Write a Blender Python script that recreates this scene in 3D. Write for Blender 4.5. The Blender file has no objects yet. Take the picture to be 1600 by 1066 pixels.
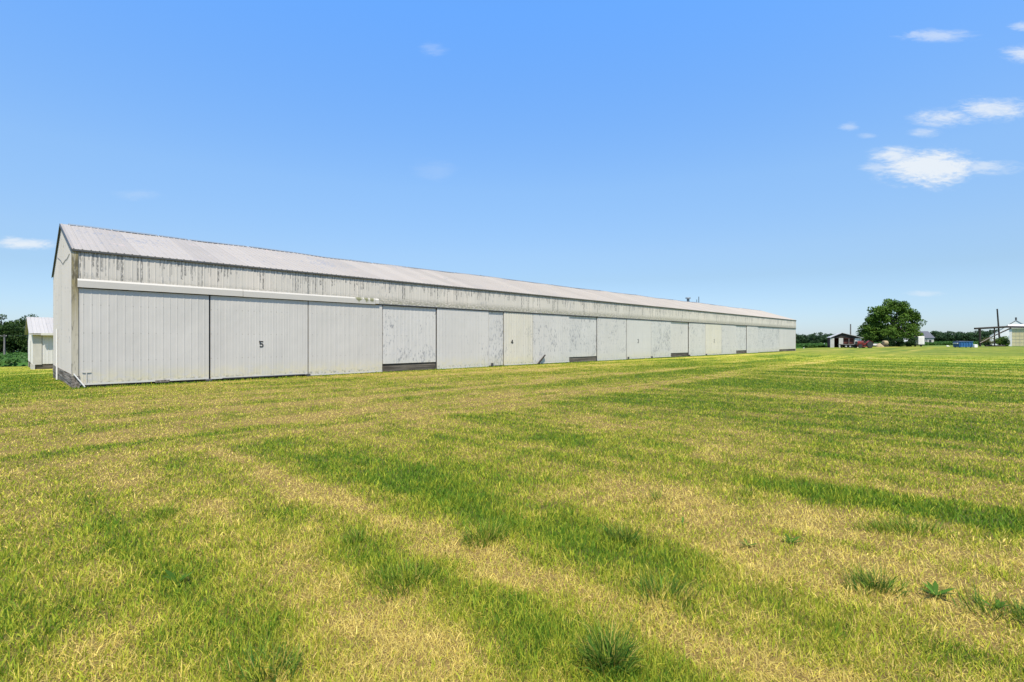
import bpy, math, random
import numpy as np
from mathutils import Vector, Matrix

random.seed(7)
RNG = np.random.default_rng(11)
PI = math.pi
SC = bpy.context.scene
COL = SC.collection

# ------------------------------------------------------------------ object helpers
def link(o, parent=None):
    COL.objects.link(o)
    if parent is not None:
        o.parent = parent
    return o

def tag(o, label, cat, group=None):
    o['label'] = label
    o['category'] = cat
    if group:
        o['group'] = group
    return o

def thing(name, label, cat, loc=(0, 0, 0), rz=0.0, group=None, tilt=None):
    o = bpy.data.objects.new(name, None)
    o.empty_display_size = 0.3
    o.location = loc
    o.rotation_euler = (0, 0, rz) if tilt is None else (tilt[0], tilt[1], rz)
    link(o)
    return tag(o, label, cat, group)

def copy_tree(o, parent=None):
    c = o.copy()
    COL.objects.link(c)
    c.parent = parent
    for ch in list(o.children):
        copy_tree(ch, c)
    return c

class MB:
    """collects shapes, then builds ONE mesh object"""
    def __init__(s):
        s.v = []
        s.f = []
    def add(s, verts, faces):
        b = len(s.v)
        s.v += [tuple(p) for p in verts]
        s.f += [tuple(b + i for i in f) for f in faces]
        return s
    def box(s, x0, x1, y0, y1, z0, z1):
        v = [(x0, y0, z0), (x1, y0, z0), (x1, y1, z0), (x0, y1, z0), (x0, y0, z1), (x1, y0, z1), (x1, y1, z1), (x0, y1, z1)]
        return s.add(v, [(0, 3, 2, 1), (4, 5, 6, 7), (0, 1, 5, 4), (1, 2, 6, 5), (2, 3, 7, 6), (3, 0, 4, 7)])
    def cbox(s, c, d, ch=0.0, rot=None):
        """box centred at c with chamfered vertical + top edges"""
        x, y, z = d[0] / 2, d[1] / 2, d[2] / 2
        if ch <= 0:
            pts = [(-x, -y), (x, -y), (x, y), (-x, y)]
            rings = [(pts, -z), (pts, z)]
        else:
            def ring(k):
                a, b = x - k, y - k
                e = ch
                return [(-a + e, -b), (a - e, -b), (a, -b + e), (a, b - e), (a - e, b), (-a + e, b), (-a, b - e), (-a, -b + e)]
            rings = [(ring(ch * .7), -z), (ring(0), -z + ch), (ring(0), z - ch), (ring(ch * .7), z)]
        n = len(rings[0][0])
        v = []
        for p, h in rings:
            v += [Vector((q[0], q[1], h)) for q in p]
        f = []
        for r in range(len(rings) - 1):
            for i in range(n):
                j = (i + 1) % n
                f.append((r * n + i, r * n + j, (r + 1) * n + j, (r + 1) * n + i))
        f.append(tuple(range(n - 1, -1, -1)))
        f.append(tuple((len(rings) - 1) * n + i for i in range(n)))
        R = rot if rot is not None else Matrix.Identity(3)
        return s.add([R @ p + Vector(c) for p in v], f)
    def prism(s, poly, axis, a0, a1):
        """extrude polygon (list of 2-tuples) along axis; poly in the two other axes in order"""
        n = len(poly)
        def mk(p, a):
            if axis == 'x': return (a, p[0], p[1])
            if axis == 'y': return (p[0], a, p[1])
            return (p[0], p[1], a)
        v = [mk(p, a0) for p in poly] + [mk(p, a1) for p in poly]
        f = [(i, (i + 1) % n, n + (i + 1) % n, n + i) for i in range(n)]
        f += [tuple(range(n - 1, -1, -1)), tuple(range(n, 2 * n))]
        return s.add(v, f)
    def tube(s, pts, rad, seg=8, caps=True):
        pts = [Vector(p) for p in pts]
        if not hasattr(rad, '__len__'):
            rad = [rad] * len(pts)
        v, f = [], []
        for i, p in enumerate(pts):
            d = (pts[min(i + 1, len(pts) - 1)] - pts[max(i - 1, 0)]).normalized()
            a = d.cross(Vector((0.13, 0.31, 0.94)))
            if a.length < 1e-3:
                a = d.cross(Vector((1, 0, 0)))
            a.normalize()
            b = d.cross(a)
            for k in range(seg):
                t = 2 * PI * k / seg
                v.append(p + (a * math.cos(t) + b * math.sin(t)) * rad[i])
        for i in range(len(pts) - 1):
            for k in range(seg):
                j = (k + 1) % seg
                f.append((i * seg + k, i * seg + j, (i + 1) * seg + j, (i + 1) * seg + k))
        if caps:
            f.append(tuple(range(seg - 1, -1, -1)))
            f.append(tuple((len(pts) - 1) * seg + k for k in range(seg)))
        return s.add(v, f)
    def lathe_y(s, c, prof, seg=24):
        """revolve profile [(y, r)] about a Y axis through c, closed at both ends"""
        v, f = [], []
        for (y, r) in prof:
            for k in range(seg):
                t = 2 * PI * k / seg
                v.append((c[0] + r * math.cos(t), c[1] + y, c[2] + r * math.sin(t)))
        for i in range(len(prof) - 1):
            for k in range(seg):
                j = (k + 1) % seg
                f.append((i * seg + k, i * seg + j, (i + 1) * seg + j, (i + 1) * seg + k))
        f.append(tuple(range(seg - 1, -1, -1)))
        f.append(tuple((len(prof) - 1) * seg + k for k in range(seg)))
        return s.add(v, f)
    def build(s, name, mat, parent=None, smooth=False):
        me = bpy.data.meshes.new(name)
        me.from_pydata(s.v, [], s.f)
        me.materials.append(mat)
        if smooth:
            me.polygons.foreach_set('use_smooth', [True] * len(me.polygons))
        import bmesh
        bm = bmesh.new()
        bm.from_mesh(me)
        bmesh.ops.recalc_face_normals(bm, faces=bm.faces)
        bm.to_mesh(me)
        bm.free()
        me.update()
        return link(bpy.data.objects.new(name, me), parent)

def np_mesh(name, V, loops, starts, mat, parent=None, col=None, smooth=False):
    me = bpy.data.meshes.new(name)
    me.vertices.add(len(V))
    me.vertices.foreach_set('co', np.ascontiguousarray(V, dtype=np.float32).ravel())
    me.loops.add(len(loops))
    me.loops.foreach_set('vertex_index', np.ascontiguousarray(loops, dtype=np.int32))
    me.polygons.add(len(starts))
    me.polygons.foreach_set('loop_start', np.ascontiguousarray(starts, dtype=np.int32))
    if smooth:
        me.polygons.foreach_set('use_smooth', np.ones(len(starts), dtype=bool))
    me.materials.append(mat)
    if col is not None:
        a = me.color_attributes.new('col', 'FLOAT_COLOR', 'POINT')
        c = np.ones((len(V), 4), dtype=np.float32)
        c[:, :3] = col
        a.data.foreach_set('color', c.ravel())
    me.update(calc_edges=True)
    return link(bpy.data.objects.new(name, me), parent)

# ------------------------------------------------------------------ numpy noise
def _hash(ix, iy, seed):
    h = (ix.astype(np.int64) * 374761393 + iy.astype(np.int64) * 668265263 + seed * 974634777) & 0x7fffffff
    h = ((h ^ (h >> 13)) * 1274126177) & 0x7fffffff
    h = (h ^ (h >> 16)) & 0xffffff
    return h / float(0xffffff)

def vnoise(x, y, seed=0):
    x = np.asarray(x, dtype=np.float64); y = np.asarray(y, dtype=np.float64)
    ix = np.floor(x); iy = np.floor(y)
    fx = x - ix; fy = y - iy
    fx = fx * fx * (3 - 2 * fx); fy = fy * fy * (3 - 2 * fy)
    a = _hash(ix, iy, seed); b = _hash(ix + 1, iy, seed)
    c = _hash(ix, iy + 1, seed); d = _hash(ix + 1, iy + 1, seed)
    return (a * (1 - fx) + b * fx) * (1 - fy) + (c * (1 - fx) + d * fx) * fy

def fbm(x, y, seed=0, oct=4):
    r = 0; amp = .5; tot = 0
    for o in range(oct):
        r = r + amp * vnoise(x * 2 ** o + 17.3 * o, y * 2 ** o - 9.1 * o, seed + o)
        tot += amp; amp *= .5
    return r / tot

def sstep(a, b, x):
    t = np.clip((x - a) / (b - a), 0, 1)
    return t * t * (3 - 2 * t)

# ------------------------------------------------------------------ site geometry (metres)
TH = 0.7766
CX, CY = -15.017, 16.971              # near front corner of the long barn
DX, DY = math.sin(TH), math.cos(TH)   # along the barn
NX, NY = -math.cos(TH), math.sin(TH)  # from the front wall to the back
BL, BW, BE, BR = 84.56, 10.38, 4.78, 6.45
BROT = PI / 2 - TH

def bcoord(x, y):
    return (x - CX) * DX + (y - CY) * DY, (x - CX) * NX + (y - CY) * NY

def gz(x, y):
    """height of the ground: level lawn, falling gently away behind the barns"""
    x = np.asarray(x, float); y = np.asarray(y, float)
    t, s = bcoord(x, y)
    z = -3.5 * (1 - np.exp(-np.maximum(0, s - 4) / 130.0))
    r = np.hypot(x, y)
    b = np.clip(np.abs(s + 0.0) / 3.0, 0, 1)
    und = (fbm(x * .22, y * .22, 5, 3) - .5) * .09 * b * np.exp(-r / 60.0)
    return z + und

def g1(x, y):
    return float(gz(np.array([x]), np.array([y]))[0])

def at(px, dist):
    """a real place on the ground: lateral ratio px (metres sideways per metre ahead) and distance ahead"""
    x = px * dist
    return (x, dist, g1(x, dist))

# ------------------------------------------------------------------ shader helpers
class E:
    nt = None
    def __init__(s, sock): s.s = sock
    @staticmethod
    def op(o, *a, clamp=False):
        n = E.nt.nodes.new('ShaderNodeMath'); n.operation = o; n.use_clamp = clamp
        for i, v in enumerate(a):
            if isinstance(v, E): E.nt.links.new(v.s, n.inputs[i])
            else: n.inputs[i].default_value = v
        return E(n.outputs[0])
    def __add__(s, o): return E.op('ADD', s, o)
    __radd__ = __add__
    def __sub__(s, o): return E.op('SUBTRACT', s, o)
    def __rsub__(s, o): return E.op('SUBTRACT', o, s)
    def __mul__(s, o): return E.op('MULTIPLY', s, o)
    __rmul__ = __mul__
    def __truediv__(s, o): return E.op('DIVIDE', s, o)
    def floor(s): return E.op('FLOOR', s)
    def frac(s): return E.op('FRACT', s)
    def abs(s): return E.op('ABSOLUTE', s)
    def max(s, o): return E.op('MAXIMUM', s, o)
    def min(s, o): return E.op('MINIMUM', s, o)
    def pow(s, o): return E.op('POWER', s, o)
    def clamp(s): return E.op('ADD', s, 0.0, clamp=True)
    def smooth(s, a, b):
        """0 at a, 1 at b (a may exceed b)"""
        n = E.nt.nodes.new('ShaderNodeMapRange'); n.interpolation_type = 'SMOOTHSTEP'
        E.nt.links.new(s.s, n.inputs[0])
        if isinstance(a, (int, float)) and a > b:
            n.inputs[1].default_value = b; n.inputs[2].default_value = a
            n.inputs[3].default_value = 1; n.inputs[4].default_value = 0
        else:
            for k, v in ((1, a), (2, b)):
                if isinstance(v, E): E.nt.links.new(v.s, n.inputs[k])
                else: n.inputs[k].default_value = v
        return E(n.outputs[0])

def vec(x, y, z):
    n = E.nt.nodes.new('ShaderNodeCombineXYZ')
    for i, v in enumerate((x, y, z)):
        if isinstance(v, E): E.nt.links.new(v.s, n.inputs[i])
        else: n.inputs[i].default_value = v
    return n.outputs[0]

def noise(v, scale=1.0, detail=3.0, rough=.55, dist=0.0):
    n = E.nt.nodes.new('ShaderNodeTexNoise')
    n.inputs['Scale'].default_value = scale
    n.inputs['Detail'].default_value = detail
    n.inputs['Roughness'].default_value = rough
    n.inputs['Distortion'].default_value = dist
    E.nt.links.new(v, n.inputs['Vector'])
    return E(n.outputs[0])

def wnoise(e):
    n = E.nt.nodes.new('ShaderNodeTexWhiteNoise'); n.noise_dimensions = '1D'
    E.nt.links.new(e.s, n.inputs['W'])
    return E(n.outputs['Value'])

def cmix(fac, a, b, mode='MIX'):
    n = E.nt.nodes.new('ShaderNodeMix'); n.data_type = 'RGBA'; n.blend_type = mode
    for k, v in ((0, fac), (6, a), (7, b)):
        if isinstance(v, E): E.nt.links.new(v.s, n.inputs[k])
        elif isinstance(v, bpy.types.NodeSocket): E.nt.links.new(v, n.inputs[k])
        elif k == 0: n.inputs[k].default_value = v
        else: n.inputs[k].default_value = (*v, 1)
    return n.outputs[2]

def gray(e):
    return vec(e, e, e)

def new_mat(name):
    m = bpy.data.materials.new(name); m.use_nodes = True
    nt = m.node_tree
    for n in list(nt.nodes):
        if n.type != 'OUTPUT_MATERIAL': nt.nodes.remove(n)
    E.nt = nt
    out = [n for n in nt.nodes if n.type == 'OUTPUT_MATERIAL'][0]
    return m, nt, out

def principled(nt, out, color, rough=.6, metal=0.0, spec=.5, normal=None):
    p = nt.nodes.new('ShaderNodeBsdfPrincipled')
    if isinstance(color, bpy.types.NodeSocket): nt.links.new(color, p.inputs['Base Color'])
    else: p.inputs['Base Color'].default_value = (*color, 1)
    if isinstance(rough, E): nt.links.new(rough.s, p.inputs['Roughness'])
    else: p.inputs['Roughness'].default_value = rough
    p.inputs['Metallic'].default_value = metal
    p.inputs['Specular IOR Level'].default_value = spec
    if normal is not None: nt.links.new(normal, p.inputs['Normal'])
    nt.links.new(p.outputs[0], out.inputs[0])
    return p

def bump(h, strength=.4, dist=.02):
    n = E.nt.nodes.new('ShaderNodeBump')
    n.inputs['Strength'].default_value = strength
    n.inputs['Distance'].default_value = dist
    E.nt.links.new(h.s, n.inputs['Height'])
    return n.outputs[0]

def objco():
    n = E.nt.nodes.new('ShaderNodeTexCoord')
    s = E.nt.nodes.new('ShaderNodeSeparateXYZ')
    E.nt.links.new(n.outputs['Object'], s.inputs[0])
    return E(s.outputs[0]), E(s.outputs[1]), E(s.outputs[2]), n.outputs['Object']

def worldco():
    n = E.nt.nodes.new('ShaderNodeNewGeometry')
    s = E.nt.nodes.new('ShaderNodeSeparateXYZ')
    E.nt.links.new(n.outputs['Position'], s.inputs[0])
    return E(s.outputs[0]), E(s.outputs[1]), E(s.outputs[2]), n.outputs['Position']

def plain(name, color, rough=.6, metal=0.0, var=.25, scale=6.0, dirt=None, spec=.4):
    m, nt, out = new_mat(name)
    x, y, z, v = objco()
    n = noise(v, scale, 4, .6)
    n2 = noise(v, scale * .23, 2, .5)
    c = cmix(1.0, color, gray((1 - var) + n * var + n2 * var), 'MULTIPLY')
    if dirt:
        c = cmix(noise(v, scale * .6, 5, .65).smooth(.52, .68), c, dirt)
    principled(nt, out, c, rough, metal, spec, bump(n, .15, .01))
    return m

def wood(name, color, dark=(.06, .05, .04), axis='x', rough=.85):
    m, nt, out = new_mat(name)
    x, y, z, v = objco()
    if axis == 'x': q = vec(x * .6, y * 14, z * 14)
    elif axis == 'y': q = vec(x * 14, y * .6, z * 14)
    else: q = vec(x * 14, y * 14, z * .6)
    n = noise(q, 1.0, 5, .65)
    k = noise(v, 1.3, 3, .6)
    c = cmix(n.smooth(.38, .66), dark, color)
    c = cmix(1.0, c, gray(.65 + k * .7), 'MULTIPLY')
    principled(nt, out, c, rough, 0, .2, bump(n, .5, .015))
    return m

def siding(name, base=(.60, .59, .56), peel=0.0, grime=.4, yellow=0.0, seed=0.0, rough=.55, lines=.5):
    """white painted ribbed steel: chalky tone changes, flaking paint, run marks, splashed foot"""
    m, nt, out = new_mat(name)
    x, y, z, v = objco()
    a = x + y * .97 + seed
    tone = noise(vec(a * .35, z * .5, seed), 1, 3, .6)
    sheet = wnoise((a / .916).floor())
    line = noise(vec(a * 11, z * .22, 3.1), 1, 3, .6)
    c = cmix(1.0, base, gray(.90 + tone * .14 + sheet * .05), 'MULTIPLY')
    # faint dirty runs following the ribs
    rib = ((a / .229).frac() - .5).abs()
    c = cmix(line.smooth(.52, .75) * lines * .35, c, (.33, .32, .30))
    lower = noise(vec(a * 1.3, z * 1.3, 9.0), 1, 2, .5)
    c = cmix(rib.smooth(.40, .48) * (line.smooth(.35, .6)) * lines * .55, c, (.29, .285, .27))
    if peel > 0:
        n1 = noise(vec(a * 12.0, z * 4.0, 1.7 + seed), 1, 5, .66)
        msk = noise(vec(a * 1.1, z * .8, 4.4 + seed), 1, 3, .6)
        p = (n1 + (msk - .5) * .40).smooth(.66 - peel * .13, .73 - peel * .13)
        mot = noise(vec(a * 6.0, z * 1.6, 21.0 + seed), 1, 4, .6).smooth(.48, .70)
        c = cmix(mot * .42 * peel, c, (.33, .335, .345))
        c = cmix(p * .8, c, (.215, .215, .22))
    if yellow > 0:
        yl = noise(vec(a * 4.4, z * .25, 6.0), 1, 2, .5)
        c = cmix(yl.smooth(.35, .65) * yellow, c, (.48, .435, .31))
    gr = noise(vec(a * 3.5, z * 5, 2.0 + seed), 1, 4, .65)
    foot = z.smooth(.85, .12) * gr.smooth(.30, .62)
    c = cmix(foot * grime, c, (.52, .46, .29))
    foot2 = z.smooth(.32, .10) * noise(vec(a * 9, z * 9, 1.0), 1, 3, .6).smooth(.5, .62)
    c = cmix(foot2 * grime, c, (.17, .17, .12))
    dent = noise(vec(a * 1.1, z * .6, 12.0), 1, 2, .5)
    zr = (((z + .06) / .98).frac() - .5).abs()
    dot = rib.smooth(.42, .46) * zr.smooth(.475, .49) * wnoise((a / .229).floor() + 7.0).smooth(.2, .5)
    c = cmix(dot * .7, c, (.20, .17, .13))
    principled(nt, out, c, rough, 0, .35, bump(line * .006 + dent * .05, .6, 1.0))
    return m

def band_mat(name):
    """upper band of siding: black runs from the eave, lichen along the lower edge"""
    m, nt, out = new_mat(name)
    x, y, z, v = objco()
    tone = noise(vec(x * .3, z * .6, 0), 1, 3, .6)
    sheet = wnoise((x / .916).floor())
    line = noise(vec(x * 12, z * .3, 3.1), 1, 3, .6)
    c = cmix(1.0, (.490, .450, .390), gray(.87 + tone * .18 + sheet * .07), 'MULTIPLY')
    warm = noise(vec(x * 1.1, z * .4, 8.8), 1, 2, .5)
    c = cmix(warm.smooth(.5, .75) * .3, c, (.60, .52, .44))
    c = cmix(line.smooth(.5, .72) * .25, c, (.33, .31, .28))
    # runs: one random length for every half rib
    cell = x / .1145
    k = cell.floor()
    r1 = wnoise(k + .5)
    grp = noise(vec(x * .55, 0.0, 2.2), 1, 2, .6)
    ln = r1.pow(1.6) * 1.2 * grp.smooth(.30, .55)
    off = (cell.frac() - .5).abs()
    depth = 4.72 - z
    brk = noise(vec(x * 30, z * 7, 5.0), 1, 3, .6)
    run = depth.smooth(ln, ln * .82 - .02) if False else E.op('LESS_THAN', depth, ln)
    s = run * (off + (wnoise(k + 9.5) - .5) * .3).smooth(.36, .10) * brk.smooth(.38, .54)
    c = cmix(s * .82, c, (.125, .12, .11))
    k2 = (x / .062).floor()
    ln2 = wnoise(k2 + 3.3).pow(2.2) * .75 * noise(vec(x * .9, 3.0, 7.2), 1, 2, .6).smooth(.35, .6)
    off2 = ((x / .062).frac() - .5).abs()
    s2 = E.op('LESS_THAN', depth, ln2) * off2.smooth(.42, .15) * brk.smooth(.34, .5)
    c = cmix(s2 * .5, c, (.17, .165, .15))
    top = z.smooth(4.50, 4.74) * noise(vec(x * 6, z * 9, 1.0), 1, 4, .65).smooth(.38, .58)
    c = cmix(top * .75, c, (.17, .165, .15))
    fl = noise(vec(x * 8, z * 2.6, 7.7), 1, 5, .62)
    fm = noise(vec(x * .45, z * .5, 4.0), 1, 2, .5)
    c = cmix((fl + (fm - .5) * .6).smooth(.62, .71) * .55, c, (.25, .25, .25))
    low = z.smooth(4.0, 3.60) * noise(vec(x * 5.5, z * 14, 6.0), 1, 5, .72).smooth(.36, .56)
    c = cmix(low * .78, c, (.185, .175, .13))
    low2 = z.smooth(3.75, 3.55) * noise(vec(x * 3, z * 9, 16.0), 1, 3, .6).smooth(.5, .66)
    c = cmix(low2 * .5, c, (.33, .33, .17))
    principled(nt, out, c, .6, 0, .3, bump(line + tone, .12, .01))
    return m

def roof_mat(name, base=(.292, .258, .214), wear=1.0):
    m, nt, out = new_mat(name)
    x, y, z, v = objco()
    tone = noise(vec(x * .25, y * .5, 0), 1, 3, .6)
    sheet = wnoise((x / .916).floor())
    line = noise(vec(x * 9, y * .25, 3.1), 1, 3, .6)
    c = cmix(1.0, base, gray(.84 + tone * .16 + sheet * .14), 'MULTIPLY')
    c = cmix(line.smooth(.5, .75) * .35, c, (.24, .225, .21))
    fl = noise(vec(x * 7.0, y * 3.2, 7.7), 1, 5, .66)
    fm = noise(vec(x * .35, y * .5, 4.0), 1, 2, .5)
    near = x.smooth(30, 0) * .06
    c = cmix((fl + (fm - .5) * .6 + near).smooth(.64, .72) * .7 * wear, c, (.20, .20, .205))
    lapx = (((x / .916).frac() - .5).abs()).smooth(.485, .498)
    lapy = (y + (wnoise((x / .916).floor()) - .5) * .05 - 2.55).abs().smooth(.03, .01)
    c = cmix(lapx.max(lapy) * .5 * noise(v, .8, 2, .5).smooth(.3, .6), c, (.17, .16, .15))
    rust = noise(vec(x * 1.2, y * .9, 14.0), 1, 4, .65).smooth(.60, .75)
    c = cmix(rust * .32 * wear, c, (.50, .36, .32))
    principled(nt, out, c, .48, .0, .32, bump(line, .1, .01))
    return m

def leaf_mat(name, tint=(1, 1, 1), trans=.3, rough=.6):
    m, nt, out = new_mat(name)
    at_ = nt.nodes.new('ShaderNodeAttribute'); at_.attribute_name = 'col'
    c = cmix(1.0, at_.outputs['Color'], tint, 'MULTIPLY')
    d = nt.nodes.new('ShaderNodeBsdfPrincipled')
    d.inputs['Roughness'].default_value = rough
    d.inputs['Specular IOR Level'].default_value = .09
    nt.links.new(c, d.inputs['Base Color'])
    t = nt.nodes.new('ShaderNodeBsdfTranslucent')
    nt.links.new(c, t.inputs[0])
    mx = nt.nodes.new('ShaderNodeMixShader'); mx.inputs[0].default_value = trans
    nt.links.new(d.outputs[0], mx.inputs[1]); nt.links.new(t.outputs[0], mx.inputs[2])
    nt.links.new(mx.outputs[0], out.inputs[0])
    return m

# ------------------------------------------------------------------ materials
M = {}
M['door_clean'] = siding('door_clean', (0.468, 0.440, 0.396), .0, .75, 0, 0.0)
M['door_blue'] = siding('door_blue', (0.478, 0.454, 0.417), .12, .6, 0, 31.0)
M['wall_peel'] = siding('wall_peel', (0.486, 0.461, 0.423), .6, .35, 0, 57.0)
M['wall_peel2'] = siding('wall_peel2', (0.477, 0.457, 0.423), .85, .5, 0, 91.0)
M['door_yellow'] = siding('door_yellow', (0.504, 0.470, 0.399), .35, .8, .22, 13.0, lines=1.2)
M['gable'] = siding('gable', (0.439, 0.412, 0.370), .15, .1, 0, 5.0, lines=.8)
M['band'] = band_mat('band')
M['roof'] = roof_mat('roof')
M['roof_small'] = roof_mat('roof_small', (.36, .33, .29), .4)
M['trim'] = plain('trim', (.50, .47, .41), .55, 0, .16, 3.0)
M['corner'] = plain('corner', (.50, .48, .42), .6, 0, .2, 2.5, dirt=(.26, .25, .15))
M['ridge'] = plain('ridge', (.17, .20, .22), .5, .2, .4, 4.0)
M['plank'] = wood('plank', (.165, .14, .11), (.05, .042, .032), 'x')
M['plank_pale'] = wood('plank_pale', (.27, .235, .20), (.08, .065, .05), 'y')
M['black'] = plain('black', (.02, .02, .02), .6, 0, .3)
M['dark_steel'] = plain('dark_steel', (.07, .07, .07), .5, .3, .3)
M['white_paint'] = plain('white_paint', (.66, .63, .58), .5, 0, .12, 3.0)
M['white_wall'] = siding('white_wall', (0.581, 0.554, 0.510), 0, .15, 0, 3.0, lines=.2)
M['dark_wood'] = wood('dark_wood', (.050, .042, .036), (.02, .018, .015), 'z')
M['dark_wood_x'] = wood('dark_wood_x', (.050, .042, .036), (.02, .018, .015), 'x')
M['grey_wood'] = wood('grey_wood', (.24, .22, .20), (.10, .09, .08), 'z')
M['red_wood'] = wood('red_wood', (.14, .045, .035), (.05, .02, .015), 'z')
M['block'] = plain('block', (.40, .38, .34), .9, 0, .35, 3.0)
M['shed_roof'] = plain('shed_roof', (.42, .41, .39), .55, .2, .3, 1.5, dirt=(.28, .22, .17))
M['red_paint'] = plain('red_paint', (.17, .026, .02), .5, 0, .35, 4.0, dirt=(.09, .035, .025))
M['rubber'] = plain('rubber', (.025, .025, .026), .85, 0, .3, 8.0)
M['rim'] = plain('rim', (.45, .45, .43), .5, .2, .3)
M['blue_paint'] = plain('blue_paint', (.018, .090, .225), .5, 0, .35, 2.0, dirt=(.02, .055, .12))
M['small_wall'] = siding('small_wall', (.50, .485, .465), 0, .2, 0, 8.0, lines=.35)
M['bright_wall'] = siding('bright_wall', (.80, .775, .73), 0, .1, 0, 4.0, lines=.15)
M['yellow_wall'] = siding('yellow_wall', (.56, .48, .27), 0, .1, 0, 2.0, lines=.3)
M['slate'] = plain('slate', (.075, .078, .09), .7, 0, .3, 2.0)
M['stone_wall'] = plain('stone_wall', (.36, .34, .29), .85, 0, .3, 1.2)
M['glass'] = plain('glass', (.03, .035, .04), .1, 0, .1)
M['bark'] = wood('bark', (.12, .10, .08), (.04, .034, .028), 'z')
M['hay'] = plain('hay', (.27, .21, .12), .95, 0, .45, 9.0, dirt=(.30, .22, .12))
M['cable'] = plain('cable', (.03, .03, .03), .6)
M['grass'] = leaf_mat('grass', (1, 1, 1), .40, .6)
M['leaf'] = leaf_mat('leaf', (1, 1, 1), .22, .5)
M['crop'] = leaf_mat('crop', (1, 1, 1), .25, .5)

# ------------------------------------------------------------------ camera, light, sky
cam = bpy.data.cameras.new('camera')
cam.sensor_width = 36.0
cam.lens = 36.0 * 774.5 / 1600.0
cam.shift_y = -1.26 / 1600.0
cam.clip_start = .05
cam.clip_end = 30000
co = bpy.data.objects.new('camera', cam)
co.location = (0, 0, 1.65)
co.rotation_euler = (PI / 2, 0, 0)
link(co)
SC.camera = co

SUN_EL = math.radians(64)
SUN_AZ = math.radians(172)           # from +Y, clockwise: behind the viewer, a little to the right
sv = Vector((math.sin(SUN_AZ) * math.cos(SUN_EL), math.cos(SUN_AZ) * math.cos(SUN_EL), math.sin(SUN_EL)))
sun = bpy.data.lights.new('sun', 'SUN')
sun.energy = 4.6
sun.angle = math.radians(0.9)
sun.color = (1.0, .925, .79)
so = bpy.data.objects.new('sun', sun)
so.rotation_euler = (-sv).to_track_quat('-Z', 'Y').to_euler()
so.location = (0, 0, 60)
link(so)

W = bpy.data.worlds.new('World')
SC.world = W
W.use_nodes = True
nt = W.node_tree
E.nt = nt
bg = [n for n in nt.nodes if n.type == 'BACKGROUND'][0]
sky = nt.nodes.new('ShaderNodeTexSky')
sky.sky_type = 'NISHITA'
sky.sun_disc = False
sky.sun_elevation = SUN_EL
sky.sun_rotation = SUN_AZ
sky.air_density = 1.0
sky.dust_density = 0.3
sky.ozone_density = 2.0
tc = nt.nodes.new('ShaderNodeTexCoord')
sp = nt.nodes.new('ShaderNodeSeparateXYZ')
nt.links.new(tc.outputs['Generated'], sp.inputs[0])
dx, dy, dz = E(sp.outputs[0]), E(sp.outputs[1]), E(sp.outputs[2])
el = E.op('ARCSINE', dz)
dyp = dy.max(.05)
cu, cv = dx / dyp, dz / dyp          # bearing and height as slopes, north side of the sky
front = dy.smooth(.05, .2)
n_big = noise(vec(cu * 13, cv * 46, 0.0), 1, 7, .62, .9)
n_fine = noise(vec(cu * 42, cv * 130, 5.0), 1, 6, .65, .8)
CLOUDS = [  # centre direction, half width, half height, density
    (1452, 262, 88, 33, 1.25), (1400, 243, 46, 17, .85), (1540, 262, 62, 13, .6), (1370, 262, 30, 10, .5),
    (1552, 170, 66, 20, .8), (1476, 184, 60, 16, .75), (1446, 207, 26, 9, .45),
    (1462, 55, 72, 11, .5), (1603, 42, 30, 9, .6), (1598, 84, 36, 15, .7),
    (1326, 198, 20, 8, .35), (1356, 212, 18, 5, .28), (675, 77, 26, 12, .17), (680, 266, 40, 20, .10),
    (212, 305, 44, 10, .14), (40, 381, 52, 10, .85), (20, 376, 26, 8, .7), (1442, 459, 34, 6, .38)]
cl = None
for (px, py, w, h, dens) in CLOUDS:
    u = (cu - (px - 800) / 774.5) / (w / 774.5)
    v_ = (cv - (531.74 - py) / 774.5) / (h / 774.5)
    d2 = E.op('SQRT', u * u + v_ * v_)
    q = (1.0 - d2) * 1.15 + (n_big - .5) * 2.1 + (n_fine - .5) * 1.3
    k = q.smooth(-.2, 1.2) * d2.smooth(1.45, .6) * dens
    cl = k if cl is None else cl.max(k)
cl = cl.min(.93) * front
# clear summer air: the blue is deeper overhead and the horizon less milky than the model's default
ramp = nt.nodes.new('ShaderNodeValToRGB')
elf = el / math.radians(45)
nt.links.new(elf.s, ramp.inputs[0])
stops = [(0.0, (.45, .55, .79)), (.15, (.57, .63, .71)), (.213, (.67, .735, .80)), (.371, (.81, .96, 1.05)), (.745, (.77, 1.27, 1.69))]
cr = ramp.color_ramp
while len(cr.elements) < len(stops): cr.elements.new(.5)
for e_, (pos, c_) in zip(cr.elements, stops):
    e_.position = pos
    e_.color = (c_[0] / 2, c_[1] / 2, c_[2] / 2, 1)
tint = cmix(1.0, cmix(1.0, sky.outputs[0], ramp.outputs[0], 'MULTIPLY'), (2.2, 2.2, 2.2), 'MULTIPLY')
fin = cmix(cl, tint, (4.7, 5.0, 5.3))
nt.links.new(fin, bg.inputs[0])
bg.inputs[1].default_value = 0.10

SC.view_settings.view_transform = 'Standard'
SC.view_settings.look = 'None'
SC.view_settings.exposure = 0.85
SC.view_settings.gamma = 1.0
SC.cycles.max_bounces = 8
SC.cycles.transparent_max_bounces = 8
SC.cycles.use_denoising = True

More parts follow.
